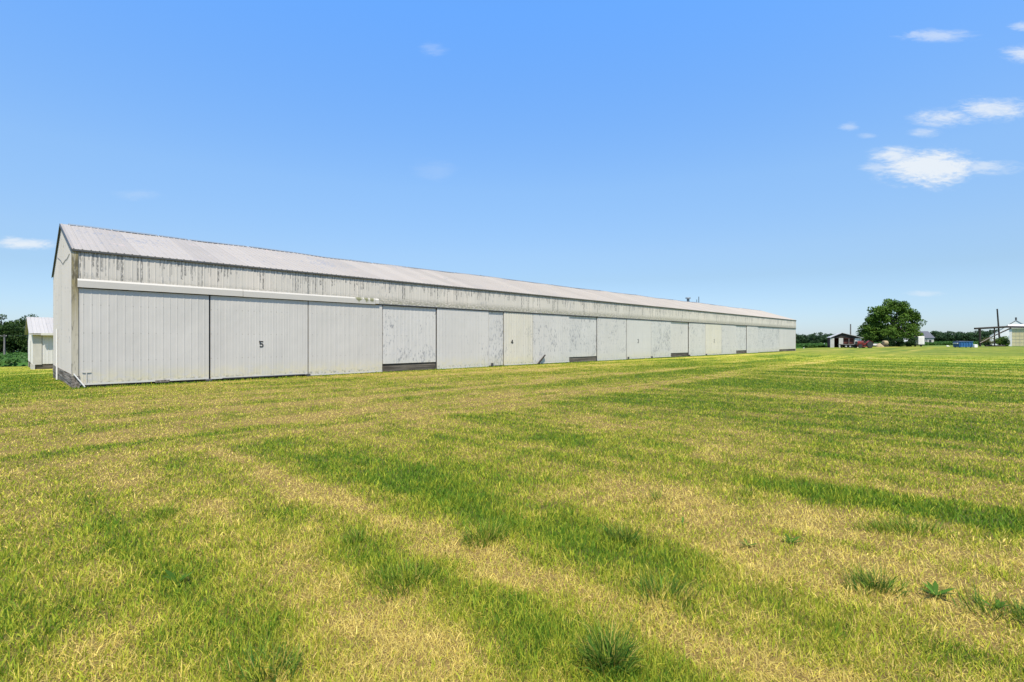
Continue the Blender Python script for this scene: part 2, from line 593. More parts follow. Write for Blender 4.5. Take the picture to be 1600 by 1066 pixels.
# ------------------------------------------------------------------ lawn: where it is dry, where it is green
CU, SU = .77, .64
PATCHES = [  # u, v centre, half widths, dryness change  (u across the mower lanes, v along them)
    (2.83, -4.0, .20, 6.0, .62), (1.80, -4.5, .22, 3.5, .42), (2.33, -3.4, .24, 2.2, -.42), (.9, -4.6, .5, 2.6, .12),
    (3.35, -3.6, .28, 2.4, -.30), (6.25, -.1, .34, 1.5, -.70), (6.9, -4.6, .5, 1.6, -.62), (6.9, -3.0, .35, 1.0, -.35),
    (4.5, .3, .9, 2.3, .40), (3.4, .4, .5, 1.3, .38), (2.3, .2, .4, .6, .2), (5.4, 1.0, .4, 2.0, .30),
    (7.6, -.6, .5, 3.2, .22), (3.75, -.9, .16, 1.4, -.35), (2.35, -1.7, .22, .7, -.28), (5.2, -2.6, .5, 1.5, .22),
    (1.4, -2.8, .3, 1.2, .18), (1.2, -3.6, .3, .8, -.2), (2.0, -7.2, .35, 2.0, -.3), (8.6, -6.0, .5, 3.0, .28), (9.8, -3.2, .5, 3.2, -.22)]

def dryness(x, y):
    x = np.asarray(x, float); y = np.asarray(y, float)
    t, s = bcoord(x, y)
    b = -s
    u = SU * x + CU * y
    v = CU * x - SU * y
    head = sstep(14.6, 13.2, b + (fbm(x * .5, y * .5, 3, 2) - .5) * .8)
    r = np.hypot(x, y)
    par = (fbm(t * .05, b * .85, 21, 3) - .5) * 1.25 + (fbm(t * .33, b * 1.5, 22, 3) - .5) * .7
    lane = (vnoise(u * 1.05, v * .07, 31) - .5) * .55 + (fbm(u * 1.6, v * .42, 33, 3) - .5) * .8
    far_lane = (vnoise(u * .55, v * .03, 41) - .5) * .9
    lane = lane + far_lane * sstep(8, 20, r)
    d = .47 + head * par * .9 + (1 - head) * lane * .85
    d += .30 * np.exp(-((b - 13.7) / .28) ** 2) + .26 * np.exp(-((b - 12.35) / .5) ** 2) + .48 * np.exp(-((b - 13.08) / .24) ** 2) + .2 * np.exp(-((b - 9.6) / .4) ** 2)
    d += (vnoise(u * 4.6, v * .16, 35) - .5) * .46 * (1 - head) + (vnoise(b * 3.2, t * .1, 36) - .5) * .30 * head
    d += (fbm(x * .35, y * .35, 51, 4) - .5) * .55
    d += (fbm(x * 1.7, y * 1.7, 61, 3) - .5) * .75
    d += (fbm(x * 5.0, y * 5.0, 63, 2) - .5) * .35
    uw = u + (fbm(x * .9, y * .9, 91, 3) - .5) * .30 + (vnoise(x * 3.5, y * 3.5, 92) - .5) * .16
    vw = v + (fbm(x * .7, y * .7, 93, 2) - .5) * 1.6
    brk = .55 + .9 * fbm(x * 1.4, y * 1.4, 95, 3)
    for (pu, pv, wu, wv, k) in PATCHES:
        q = ((uw - pu) / wu) ** 2 + ((vw - pv) / wv) ** 2
        d = d + (k * .95 if k > 0 else k * .72) * brk * np.exp(-q) * (1 - head)
    # greener towards the far right, yellow along the barn front, green at its foot
    d -= .20 * sstep(2, 14, x) * sstep(9, 20, y)
    d += .22 * sstep(9.0, 3.0, b) * sstep(.5, 1.4, b) * sstep(-2, 3, t)
    foot = np.exp(-(np.abs(b) / .45) ** 2) * sstep(-3, 0, t) * sstep(BL + 3, BL, t)
    d -= .55 * foot
    side = np.exp(-((t + 1.4) / 1.5) ** 2) * sstep(-2, 1, s) * sstep(16, 9, s)
    d -= .5 * side
    return np.clip(d, 0, 1)

GREEN = np.array([.105, .205, .018])
LIME = np.array([.360, .390, .034])
STRAW = np.array([.62, .49, .095])
PALE = np.array([.70, .56, .20])

def lawn_color(d, j):
    """albedo for dryness d, j random 0..1"""
    d = d[:, None]; j = j[:, None]
    a = GREEN * (1 - sstep(-.05, .42, d)) + LIME * sstep(-.05, .42, d)
    c = a * (1 - sstep(.48, .86, d)) + STRAW * sstep(.48, .86, d)
    c = c * (1 - .55 * sstep(.8, 1.0, d)) + PALE * (.55 * sstep(.8, 1.0, d))
    return c * (.75 + .5 * j)

# ------------------------------------------------------------------ ground sheet
m, nt, out = new_mat('ground')
x, y, z, v = worldco()
a_ = nt.nodes.new('ShaderNodeAttribute'); a_.attribute_name = 'col'
n1 = noise(v, 40, 4, .7)
n2 = noise(v, 6, 4, .65)
n3 = noise(v, .8, 4, .6)
c = cmix(1.0, a_.outputs['Color'], gray(.42 + n1 * .5 + n2 * .45 + n3 * .25), 'MULTIPLY')
principled(nt, out, c, .95, 0, .1, bump(n1 * .5 + n2, .6, .04))
M['ground'] = m

def build_ground():
    fwd = np.radians(np.arange(-66, 66.01, .22))
    back = np.radians(np.arange(68, 292.1, 3.0))
    ang = np.concatenate([fwd, back])
    rad = np.exp(np.linspace(math.log(.6), math.log(9000), 560))
    A, R = np.meshgrid(ang, rad)
    X = (np.sin(A) * R).ravel(); Y = (np.cos(A) * R).ravel()
    Z = gz(X, Y)
    na, nr = len(ang), len(rad)
    V = np.stack([X, Y, Z], 1)
    V = np.concatenate([V, [[0, 0, g1(0, 0)]]])
    i = np.arange(nr - 1)[:, None] * na
    k = np.arange(na)[None, :]
    k2 = (k + 1) % na
    Q = np.stack([i + k, i + k2, i + na + k2, i + na + k], -1).reshape(-1, 4)[:, ::-1]
    T = np.stack([np.full(na, len(V) - 1), (np.arange(na) + 1) % na, np.arange(na)], 1)[:, ::-1]
    loops = np.concatenate([Q.ravel(), T.ravel()])
    starts = np.concatenate([np.arange(len(Q)) * 4, len(Q) * 4 + np.arange(len(T)) * 3])
    d = dryness(V[:, 0], V[:, 1])
    j = fbm(V[:, 0] * .9, V[:, 1] * .9, 71, 3)
    c = lawn_color(d, j)
    # near the viewer blades cover the sheet: thatch and soil show between them
    r = np.hypot(V[:, 0], V[:, 1])
    thatch = np.array([.155, .105, .036]) * d[:, None] + np.array([.050, .060, .014]) * (1 - d[:, None])
    w = sstep(60, 12, r)[:, None]
    far = sstep(45, 85, r)[:, None]
    c = c * (.64 - .10 * far)  # outer sheet darkened in colour to match the blades' self-shadowing
    c = c * (1 - .45 * far) + np.array([.105, .125, .022]) * .45 * far
    c = thatch * w + c * (1 - w)
    # farmland beyond the yard
    f = sstep(150, 230, r)[:, None]
    c = c * (1 - f) + np.array([.075, .13, .03]) * f
    o = np_mesh('lawn', V, loops, starts, M['ground'], None, c, True)
    o['kind'] = 'structure'
    o['label'] = 'patchy mown lawn, green and straw coloured, reaching to the fields'
    return o
build_ground()

# ------------------------------------------------------------------ grass blades
def blade_mesh(P, H, Wd, azim, lean, curl, col, name, mat, parent=None, twist=None):
    """five-vertex bent blades as one numpy mesh"""
    n = len(P)
    ca, sa = np.cos(azim), np.sin(azim)
    D = np.stack([ca, sa, np.zeros(n)], 1)
    tw = azim + PI / 2 if twist is None else twist
    S = np.stack([np.cos(tw), np.sin(tw), np.zeros(n)], 1)
    up = np.array([0, 0, 1.0])
    Hh = H[:, None]
    mid = P + D * (np.sin(lean)[:, None] * Hh * .55) + up * (np.cos(lean)[:, None] * Hh * .55)
    l2 = lean + curl
    tip = mid + D * (np.sin(l2)[:, None] * Hh * .5) + up * (np.cos(l2)[:, None] * Hh * .5)
    tip[:, 2] = np.maximum(tip[:, 2], P[:, 2] + .004)
    w = Wd[:, None] * .5
    V = np.stack([P - S * w, P + S * w, mid + S * w * .8, mid - S * w * .8, tip], 1).reshape(-1, 3)
    base = np.arange(n)[:, None] * 5
    L = (base + np.array([0, 1, 2, 3, 3, 2, 4])).ravel()
    st = (np.arange(n)[:, None] * 7 + np.array([0, 4])).ravel()
    C = np.repeat(col, 5, 0).reshape(n, 5, 3).copy()
    C = C.reshape(-1, 3)
    return np_mesh(name, V, L, st, mat, parent, C)

def build_grass():
    N = 1350000
    r0, r1 = 1.5, 75.0
    p = .34
    uu = RNG.random(N)
    r = (r0 ** p + uu * (r1 ** p - r0 ** p)) ** (1 / p)
    a = (RNG.random(N) - .5) * math.radians(112)
    x, y = np.sin(a) * r, np.cos(a) * r
    t, s = bcoord(x, y)
    keep = (RNG.random(N) > sstep(24, 74, r) * .97) & ~((s > -.05) & (s < BW + .05) & (t > -.05) & (t < BL))
    x, y, r = x[keep], y[keep], r[keep]
    n = len(x)
    d = dryness(x, y)
    rnd = RNG.random(n)
    clump = fbm(x * 5.5, y * 5.5, 81, 2)
    dj = np.clip(d + (rnd - .5) * .95 + (clump - .5) * .5, 0, 1)
    col = lawn_color(dj, RNG.random(n))
    lod = (r / 2.5) ** .78
    dead = sstep(.5, .8, dj)
    flat = (RNG.random(n) < .30 * dead)
    H = (.045 + .05 * RNG.random(n) + .04 * RNG.random(n) ** 4) * (1.25 - .45 * d) * (.7 + .6 * clump)
    H *= .74 - .24 * sstep(3, 12, r)
    tb, sb = bcoord(x, y)
    H *= 1 + .9 * np.exp(-((sb + .12) / .22) ** 2) * (tb > -1) * (tb < BL + 1) * RNG.random(n)
    Wd = (.0025 + .0020 * RNG.random(n) + .004 * (RNG.random(n) < .06)) * np.maximum(1, lod) * (1 - .25 * dead)
    lean = np.abs(RNG.normal(0, .55, n)) + dead * RNG.random(n) * .75
    lean = np.where(flat, 1.25 + .25 * RNG.random(n), lean)
    H = np.where(flat, H * 1.5, H)
    curl = RNG.random(n) * .9
    az_ = RNG.random(n) * 2 * PI
    P = np.stack([x, y, gz(x, y) - .004], 1)
    o = blade_mesh(P, H, Wd, az_, lean, curl, col, 'grass', M['grass'], None, RNG.random(n) * 2 * PI)
    o['kind'] = 'stuff'
    tag(o, 'short mown grass blades, green mixed with dry straw, over the lawn', 'grass')
    o['kind'] = 'stuff'
build_grass()

TUFTS = [  # x, y, height, spread, blades, tilt of hue, label
    (.49, 2.53, .24, .17, 330, 0, 'largest spiky dark green grass tuft, ringed by dry straw near the front'),
    (-.22, 4.15, .17, .22, 260, 1, 'dense round dark green tuft beside the pale mower track, middle of the lawn'),
    (.93, 4.15, .20, .14, 150, 0, 'upright green tuft standing alone in yellow grass behind the biggest tuft'),
    (-1.28, 4.12, .13, .15, 120, 1, 'low dark green tuft at the left edge of the pale mower track'),
    (-.70, 3.45, .13, .34, 330, 1, 'wide dark green mat of grass left of the pale mower track'),
    (.98, 3.22, .19, .24, 130, 0, 'loose green tuft with scattered long blades right of the biggest tuft'),
    (2.44, 3.30, .15, .24, 190, 0, 'bushy green tuft lying to one side in the dry grass on the right'),
    (2.85, 2.98, .17, .16, 45, 0, 'thin upright blades of green grass in front of the bushy right tuft'),
    (3.45, 4.25, .16, .35, 220, 1, 'long green ridge of tall grass near the right edge of the lawn'),
    (3.05, 2.82, .17, .20, 120, 0, 'green tuft cut off by the right edge of the picture'),
    (-1.22, 2.48, .16, .22, 170, 0, 'bluish green tuft at the front edge, left of the biggest tuft'),
    (2.52, 5.35, .12, .14, 70, 0, 'small dark tuft on dry ground below the green ridge, far right middle'),
    (-3.35, 4.75, .10, .30, 120, 1, 'faint bluish green patch of taller blades in the lower left lawn'),
    (1.5, 5.2, .14, .18, 50, 0, 'sparse tall blades of green grass between the middle tufts'),
]
for i, (tx, ty, h, sprd, nb, kind, lab) in enumerate(TUFTS):
    rg = np.random.default_rng(100 + i)
    nb = int(nb * 1.7)
    q = rg.normal(0, .46, (nb, 2)) * sprd * (1 + .35 * np.sin(3 * rg.random() * 6 + 2.3 * np.arange(nb)[:, None] % 2))
    q *= np.minimum(1, .75 * sprd / np.maximum(np.hypot(q[:, 0], q[:, 1]), 1e-4))[:, None]
    if i in (8,):
        q[:, 0] *= 1.8; q[:, 1] *= .5
    sub = rg.normal(0, .28, (5, 2)) * sprd
    q = q * .62 + sub[rg.integers(0, 5, nb)]
    tall = (.7 + .6 * rg.random(5))[rg.integers(0, 5, nb)]
    P = np.stack([q[:, 0], q[:, 1], np.zeros(nb) - .005], 1)
    rad = np.hypot(q[:, 0], q[:, 1]) / sprd
    H = h * .98 * tall * (.35 + .75 * rg.random(nb)) * (1.1 - .35 * np.clip(rad, 0, 1.6))
    Wd = .0042 + .0035 * rg.random(nb)
    az_ = np.arctan2(q[:, 1], q[:, 0]) + rg.normal(0, .9, nb)
    lean = .15 + .55 * rg.random(nb) + .12 * rad
    curl = rg.random(nb) * .8
    base = np.array([.060, .140, .020]) if kind == 0 else np.array([.085, .165, .018])
    col = base * (.65 + .8 * rg.random((nb, 1))) + rg.random((nb, 1)) ** 3 * np.array([.24, .20, .02])
    old = rg.random(nb) < .14
    col[old] = np.array([.42, .34, .08]) * (.7 + .5 * rg.random((int(old.sum()), 1)))
    o = blade_mesh(P, H, Wd, az_, lean, curl, col, 'grass_tuft', M['grass'], None, rg.random(nb) * 2 * PI)
    o.location = (tx, ty, g1(tx, ty))
    tag(o, lab, 'grass tuft', 'taller grass tufts in the mown lawn')

def weed(loc, label, nl, ln, seed):
    rg = random.Random(seed)
    V, L, S, C = [], [], [], []
    for k in range(nl):
        a = 2 * PI * k / nl + rg.uniform(-.4, .4)
        l = ln * rg.uniform(.6, 1.1)
        up = rg.uniform(.35, 1.1)
        w = l * .11
        b = len(V)
        c, s_ = math.cos(a), math.sin(a)
        for (f, ww) in ((0, .15), (.35, .9), (.7, 1.0), (1.0, .05)):
            rr = l * f * math.cos(up * (1 - .3 * f)); zz = l * f * math.sin(up) - .25 * l * f * f
            for sgn in (-1, 1):
                V.append((rr * c - sgn * w * ww * s_, rr * s_ + sgn * w * ww * c, max(zz, .004) + .02 * abs(sgn) * l))
        for q in range(3):
            S.append(len(L)); L += [b + q * 2, b + q * 2 + 1, b + q * 2 + 3, b + q * 2 + 2]
        g = rg.uniform(.7, 1.25)
        C += [(.070 * g, .150 * g, .018 * g)] * 8
    o = np_mesh('weed', np.array(V), np.array(L), np.array(S), M['grass'], None, np.array(C))
    o.location = (*loc, g1(*loc))
    tag(o, label, 'weed', 'broad-leaved weeds in the lawn')
weed((-2.28, 3.38), 'single broad-leaved dark green weed standing in the lower left lawn', 8, .14, 1)
weed((2.72, 3.18), 'flat bluish-green leafy weed just right of the bushy tuft', 10, .13, 2)
weed((1.9, 4.0), 'small dark weed on bare dry grass behind the bushy right tuft', 7, .11, 3)
weed((1.55, 4.5), 'little two-leaved weed in dry grass right of the lone upright tuft', 4, .11, 4)
weed((2.28, 4.05), 'leafy weed with ragged leaves above the bushy right tuft', 9, .11, 5)
weed((2.95, 3.02), 'dark weed at the edge of the dry grass near the right border', 6, .10, 6)

# ------------------------------------------------------------------ ribbed sheets
def rib_profile(a0, a1, pitch=.229, h=.012, phase=0.0):
    """(a, out) points of a trapezoid-rib sheet between a0 and a1"""
    pts = [(a0, 0.0)]
    k = math.ceil((a0 - phase) / pitch)
    while True:
        c = phase + k * pitch
        if c - .032 <= a0:
            k += 1; continue
        if c + .032 >= a1: break
        pts += [(c - .030, 0), (c - .012, h), (c + .012, h), (c + .030, 0)]
        m_ = c + pitch / 2
        if m_ + .02 < a1:
            pts += [(m_ - .014, 0), (m_, h * .28), (m_ + .014, 0)]
        k += 1
    pts.append((a1, 0.0))
    return pts

def front_sheet(mb, x0, x1, z0, z1, y, th=.03, h=.018, pitch=.229, phase=0.0):
    """ribbed sheet facing -Y"""
    pr = rib_profile(x0, x1, pitch, h, phase)
    n = len(pr)
    V = [(a, y - o, z0) for a, o in pr] + [(a, y - o, z1) for a, o in pr]
    F = [(i, i + 1, n + i + 1, n + i) for i in range(n - 1)]
    V += [(x0, y + th, z0), (x1, y + th, z0), (x1, y + th, z1), (x0, y + th, z1)]
    b = 2 * n
    F += [(b + 1, b, b + 3, b + 2), (b, 0, n, b + 3), (n - 1, b + 1, b + 2, 2 * n - 1)]
    F += [tuple(range(n - 1, -1, -1)) + (b, b + 1), tuple(range(n, 2 * n)) + (b + 2, b + 3)]
    mb.add(V, F)

def side_sheet(mb, y0, y1, zf0, ztop, x, th=.03, h=.018, sgn=-1, pitch=.229):
    """ribbed sheet facing -X (sgn -1) or +X; ztop(y) gives the upper edge"""
    pr = rib_profile(y0, y1, pitch, h)
    n = len(pr)
    V = [(x + sgn * o, a, zf0) for a, o in pr] + [(x + sgn * o, a, ztop(a)) for a, o in pr]
    V += [(x - sgn * th, a, zf0) for a, o in pr] + [(x - sgn * th, a, ztop(a)) for a, o in pr]
    F = []
    for i in range(n - 1):
        F += [(i, i + 1, n + i + 1, n + i), (2 * n + i + 1, 2 * n + i, 3 * n + i, 3 * n + i + 1),
              (n + i, n + i + 1, 3 * n + i + 1, 3 * n + i), (i + 1, i, 2 * n + i, 2 * n + i + 1)]
    F += [(0, n, 3 * n, 2 * n), (n - 1, 2 * n - 1, 4 * n - 1, 3 * n - 1)]
    mb.add(V, F)

def slope_sheet(mb, x0, x1, ya, za, yb, zb, th=.03, h=.02, pitch=.229):
    """ribbed roof sheet from eave (ya,za) to ridge (yb,zb), ribs on top running up the slope"""
    dy_, dz_ = yb - ya, zb - za
    l = math.hypot(dy_, dz_)
    ny, nz = -dz_ / l, dy_ / l
    if nz < 0: ny, nz = -ny, -nz
    pr = rib_profile(x0, x1, pitch, h)
    n = len(pr)
    V = [(a, ya + ny * o, za + nz * o) for a, o in pr] + [(a, yb + ny * o, zb + nz * o) for a, o in pr]
    V += [(a, ya - ny * th + 0 * o, za - nz * th) for a, o in pr] + [(a, yb - ny * th, zb - nz * th) for a, o in pr]
    F = []
    for i in range(n - 1):
        F += [(i, i + 1, n + i + 1, n + i), (2 * n + i + 1, 2 * n + i, 3 * n + i, 3 * n + i + 1),
              (n + i, n + i + 1, 3 * n + i + 1, 3 * n + i), (i + 1, i, 2 * n + i, 2 * n + i + 1)]
    F += [(0, n, 3 * n, 2 * n), (n - 1, 2 * n - 1, 4 * n - 1, 3 * n - 1)]
    mb.add(V, F)

def stroke(mb, pts, w, y0, y1):
    """flat painted stroke in the XZ plane, as a thin plate"""
    pts = [Vector((p[0], p[1])) for p in pts]
    L_, R_ = [], []
    for i, p in enumerate(pts):
        d = (pts[min(i + 1, len(pts) - 1)] - pts[max(i - 1, 0)]).normalized()
        nrm = Vector((-d.y, d.x)) * w / 2
        L_.append(p + nrm); R_.append(p - nrm)
    for i in range(len(pts) - 1):
        mb.prism([tuple(L_[i]), tuple(L_[i + 1]), tuple(R_[i + 1]), tuple(R_[i])], 'y', y0, y1)

def arc(cx, cy, rx, ry, a0, a1, n=9):
    return [(cx + rx * math.cos(math.radians(a0 + (a1 - a0) * i / (n - 1))), cy + ry * math.sin(math.radians(a0 + (a1 - a0) * i / (n - 1)))) for i in range(n)]

NUM = {
    '5': [[(.36, .92), (-.40, .92)], [(-.30, .98), (-.27, .50)], [(-.27, .55)] + arc(-.02, .30, .33, .27, 118, -150, 12), [(-.46, .98), (-.24, .98)]],
    '4': [[(.10, 0), (.10, 1.0)], [(.12, 1.0), (-.38, .36)], [(-.40, .34), (.40, .34)]],
    '3': [arc(-.02, .74, .32, .24, 150, -80, 11), arc(-.02, .27, .36, .27, 80, -150, 12)],
    '2': [arc(0, .70, .32, .28, 165, -35, 11) + [(-.36, .05)], [(-.38, .06), (.38, .06)]],
}

# ------------------------------------------------------------------ the long barn
barn = thing('pole_barn', 'very long white ribbed-metal barn with numbered sliding doors along its front', 'barn', (CX, CY, 0), BROT)
ZD, ZB = 3.44, 3.50     # door head, underside of the upper band
# fixed wall bays, sliding doors: x0, x1, material, foot height, kind, numeral
BAYS = [
    (.135, 4.07, 'door_clean', .11, 'd', None), (4.13, 8.05, 'door_clean', .10, 'd', '5'), (8.09, 11.89, 'door_clean', .04, 'd', None),
    (11.95, 15.31, 'wall_peel', .43, 'w', None), (15.37, 19.32, 'door_blue', .03, 'd', None),
    (19.38, 20.62, 'wall_peel2', .06, 'w', None), (20.65, 23.40, 'door_yellow', .05, 'd', '4'), (23.44, 27.40, 'wall_peel', .05, 'd', None),
    (27.44, 30.92, 'wall_peel2', .40, 'w', None), (30.98, 35.24, 'wall_peel', .04, 'd', None),
    (35.32, 39.44, 'door_blue', .06, 'd', '3'), (39.48, 43.26, 'wall_peel2', .07, 'd', None), (43.30, 47.02, 'wall_peel', .40, 'w', None),
    (47.14, 51.14, 'wall_peel', .05, 'd', None), (51.20, 55.46, 'door_yellow', .06, 'd', '2'), (55.50, 59.90, 'wall_peel', .06, 'd', None),
    (59.94, 63.30, 'wall_peel2', .40, 'w', None), (63.42, 67.44, 'wall_peel', .05, 'd', None), (67.54, 76.46, 'wall_peel2', .06, 'w', None),
    (76.50, 84.50, 'door_blue', .32, 'w', None)]
for i, (x0, x1, mk, z0, kind, num) in enumerate(BAYS):
    mb = MB()
    yy = -.035 if kind == 'd' else .01
    front_sheet(mb, x0, x1, z0, ZD, yy, .03, .0045 if mk != 'door_yellow' else .014, .229, x0 + .11)
    if kind == 'd':
        o = mb.build('sliding_door', M[mk], barn)
        tb = MB()
        tb.box(x0 + .01, x1 - .01, yy - .024, yy - .018, z0 - .012, z0 + .05)
        tb.build('bottom_rail', M['trim'], o)
        if num:
            nb = MB()
            cxn, wn, hn = {'5': (6.05, .20, .25), '4': (21.40, .25, .26), '3': (37.15, .28, .32), '2': (53.4, .28, .32)}[num]
            zb = 1.36 if num == '5' else 1.42
            yf = yy - (.016 if mk == 'door_yellow' else .008)
            for kk, st in enumerate(NUM[num]):
                stroke(nb, [(cxn + px * wn, zb + pz * hn) for px, pz in st], .046, yf - .004 - .0012 * kk, yf)
            q = nb.build('numeral', M['black'], o)
            q['label'] = 'black painted numeral ' + num
    else:
        o = mb.build('wall_panel', M[mk], barn)
        if z0 > .2:
            fb = MB()
            fb.box(x0, x1, .05, .11, -.25, z0 * .55 - .004)
            fb.box(x0, x1, .045, .10, z0 * .55 + .004, z0 + .05)
            fb.build('skirt_board', M['plank'], o)
# door jamb posts between the bays
for i in range(len(BAYS) - 1):
    a, b = BAYS[i][1], BAYS[i + 1][0]
    if b - a > .05:
        MB().box(a - .08, b + .08, .06, .14, 0, ZD).build('door_jamb', M['dark_steel'], barn)
# upper band and flashing
mb = MB(); front_sheet(mb, .0, BL, ZB, BE - .03, -.045, .05, .009)
mb.build('upper_band', M['band'], barn)
mb = MB()
mb.box(11.62, BL, -.075, -.03, ZB - .035, ZB + .012)
mb.build('door_track', M['dark_steel'], barn)
mb = MB()
mb.prism([(-.02, 3.47), (-.115, 3.47), (-.115, 3.70), (-.085, 3.765), (-.02, 3.765)], 'x', .10, 5.30)
mb.prism([(-.02, 3.465), (-.113, 3.465), (-.113, 3.695), (-.083, 3.76), (-.02, 3.76)], 'x', 5.315, 11.45)
mb.prism([(-.02, 3.47), (-.125, 3.50), (-.125, 3.69), (-.085, 3.75), (-.02, 3.75)], 'x', 11.46, 11.66)
m, nt, out = new_mat('track_cover')
x, y, z, v = objco()
tn = noise(vec(x * .8, z * 3, 0), 1, 4, .6)
c = cmix(1.0, (.455, .425, .375), gray(.86 + tn * .2), 'MULTIPLY')
blot = None
for bx_, bw in ((10.55, .22), (10.98, .14), (11.28, .13)):
    q = ((x - bx_).abs() + (noise(vec(x * 9, z * 9, 2), 1, 3, .6) - .5) * .3 - z.smooth(3.5, 3.72) * bw * .7)
    k = q.smooth(.06, -.03) * z.smooth(3.45, 3.62)
    blot = k if blot is None else blot.max(k)
c = cmix(blot.clamp() * .85, c, (.13, .13, .045))
principled(nt, out, c, .5, 0, .35)
M['track_cover'] = m
mb.build('track_cover', m, barn)
# corner board
mb = MB()
mb.box(-.012, .125, -.068, -.066 + .02, .42, BE - .06)
mb.box(-.042, -.012, -.068, .16, .42, BE - .06)
m, nt, out = new_mat('corner_board')
x, y, z, v = objco()
k = noise(vec(x * 14, z * 1.2, y * 14), 1, 4, .65)
c = cmix(1.0, (.44, .40, .31), gray(.75 + k * .35), 'MULTIPLY')
c = cmix(z.smooth(1.2, 4.0) * k.smooth(.30, .52) * .9, c, (.20, .16, .065))
c = cmix(z.smooth(2.9, 3.7) * z.smooth(4.75, 4.3) * noise(vec(x * 9, z * 2.4, y * 9), 1, 3, .6).smooth(.42, .6) * .8, c, (.075, .065, .04))
c = cmix(noise(vec(x * 20, z * 2.1, 4), 1, 4, .7).smooth(.55, .66) * .7, c, (.10, .09, .075))
principled(nt, out, c, .7, 0, .25)
mb.build('corner_board', m, barn)
# gable walls
def roofz(yv):
    return BE - .05 + (BR - BE) * (1 - abs(yv - BW / 2) / (BW / 2)) - .02
mb = MB()
side_sheet(mb, .17, BW / 2, .44, roofz, -.0)
side_sheet(mb, BW / 2, BW, .44, roofz, -.0)
gw = mb.build('gable_wall', M['gable'], barn)
mb = MB()   # V-shaped lapped seam under the peak
mb.tube([(-.020, 1.3, 4.76), (-.020, 2.2, 4.70), (-.020, 3.1, 4.74), (-.020, 4.3, 4.72), (-.020, 5.6, 5.02), (-.020, 7.5, 5.36)], .007, 5)
mb.build('seam', M['dark_steel'], gw)
mb = MB()
side_sheet(mb, .0, BW / 2, .0, roofz, BL, sgn=1)
side_sheet(mb, BW / 2, BW, .0, roofz, BL, sgn=1)
mb.build('gable_wall', M['gable'], barn)
mb = MB(); mb.box(.05, BL - .05, BW - .04, BW, -.6, BE - .05)
mb.build('back_wall', M['gable'], barn)
# foundation planks of the near gable
mb = MB()
for k, (zz0, zz1, xo) in enumerate(((-.5, .14, -.02), (.15, .30, -.035), (.31, .455, -.028))):
    mb.box(xo, .1, .0, BW, zz0, zz1)
mb.box(-.045, .16, -.06, .20, -.2, .43)
mb.build('foundation_planks', M['plank_pale'], barn)
mb = MB(); mb.box(.16, BL, .075, .12, -.3, .5)
mb.build('foundation_board', M['plank'], barn)
# roof
EO, GO = .10, .06
sl = (BR - BE) / (BW / 2)
mb = MB()
slope_sheet(mb, -GO, BL + GO, -EO, BE - EO * sl + .02, BW / 2, BR + .02)
slope_sheet(mb, -GO, BL + GO, BW + EO, BE - EO * sl + .02, BW / 2, BR + .02)
def sag(vs):
    return [(a, b_, z_ + (.022 * math.sin(a * .33) + .016 * math.sin(a * .83 + 1) + .010 * math.sin(a * 2.1)) * max(0, (z_ - BE) / (BR - BE))) for a, b_, z_ in vs]
mb.v = sag(mb.v)
roof = mb.build('roof', M['roof'], barn)
mb = MB()
segs = []
xx = 0.2
rr = random.Random(4)
while xx < BL:
    ln = rr.uniform(1.0, 2.6)
    e = min(xx + ln, BL)
    segs.append((xx, e))
    xx = e + rr.uniform(.05, .22)
for (a, b) in segs:
    hgt = rr.uniform(.012, .03)
    mb.prism([(BW / 2 - .20, BR + .02 - .20 * sl + .024), (BW / 2, BR + .045 + hgt), (BW / 2 + .20, BR + .02 - .20 * sl + .024)], 'x', a, b)
mb.v = sag(mb.v)
mb.build('ridge_cap', M['ridge'], roof)
mb = MB()
mb.prism([(-EO - .004, BE - EO * sl - .05), (-EO - .004, BE - EO * sl - .014), (-.05, BE - .05 * sl - .014), (-.05, BE - .05)], 'x', -.05, BL + .05)
mb.build('eave_shade_strip', M['dark_steel'], roof)  # dark strip standing in for the shade line along the eave edge
mb = MB()   # dark rake trims on the near gable
for (ya, za, yb, zb_) in ((-EO, BE - EO * sl + .02, BW / 2, BR + .02), (BW + EO, BE - EO * sl + .02, BW / 2, BR + .02)):
    mb.add([(-GO - .012, ya, za - .075), (-GO - .012, ya, za + .02), (-GO - .012, yb, zb_ + .02), (-GO - .012, yb, zb_ - .075),
            (-GO + .012, ya, za - .075), (-GO + .012, ya, za + .02), (-GO + .012, yb, zb_ + .02), (-GO + .012, yb, zb_ - .075)],
           [(0, 1, 2, 3), (7, 6, 5, 4), (0, 4, 5, 1), (1, 5, 6, 2), (2, 6, 7, 3), (3, 7, 4, 0)])
mb.build('rake_trim', M['dark_steel'], roof)
mb = MB()
mb.tube([(58.2, BW / 2, BR - .05), (58.2, BW / 2, BR + .42)], .16, 10)
mb.tube([(58.2, BW / 2, BR + .42), (58.2, BW / 2, BR + .56)], [.34, .30], 10)
mb.build('roof_vent', M['ridge'], roof)
mb = MB()
mb.tube([(61.3, BW / 2, BR), (61.3, BW / 2, BR + .85)], .045, 6)
mb.build('lightning_rod', M['dark_steel'], roof)
mb = MB()
mb.tube([(60.7, BW / 2, BR), (60.7, BW / 2, BR + .45)], .035, 6)
mb.build('lightning_rod', M['dark_steel'], roof)
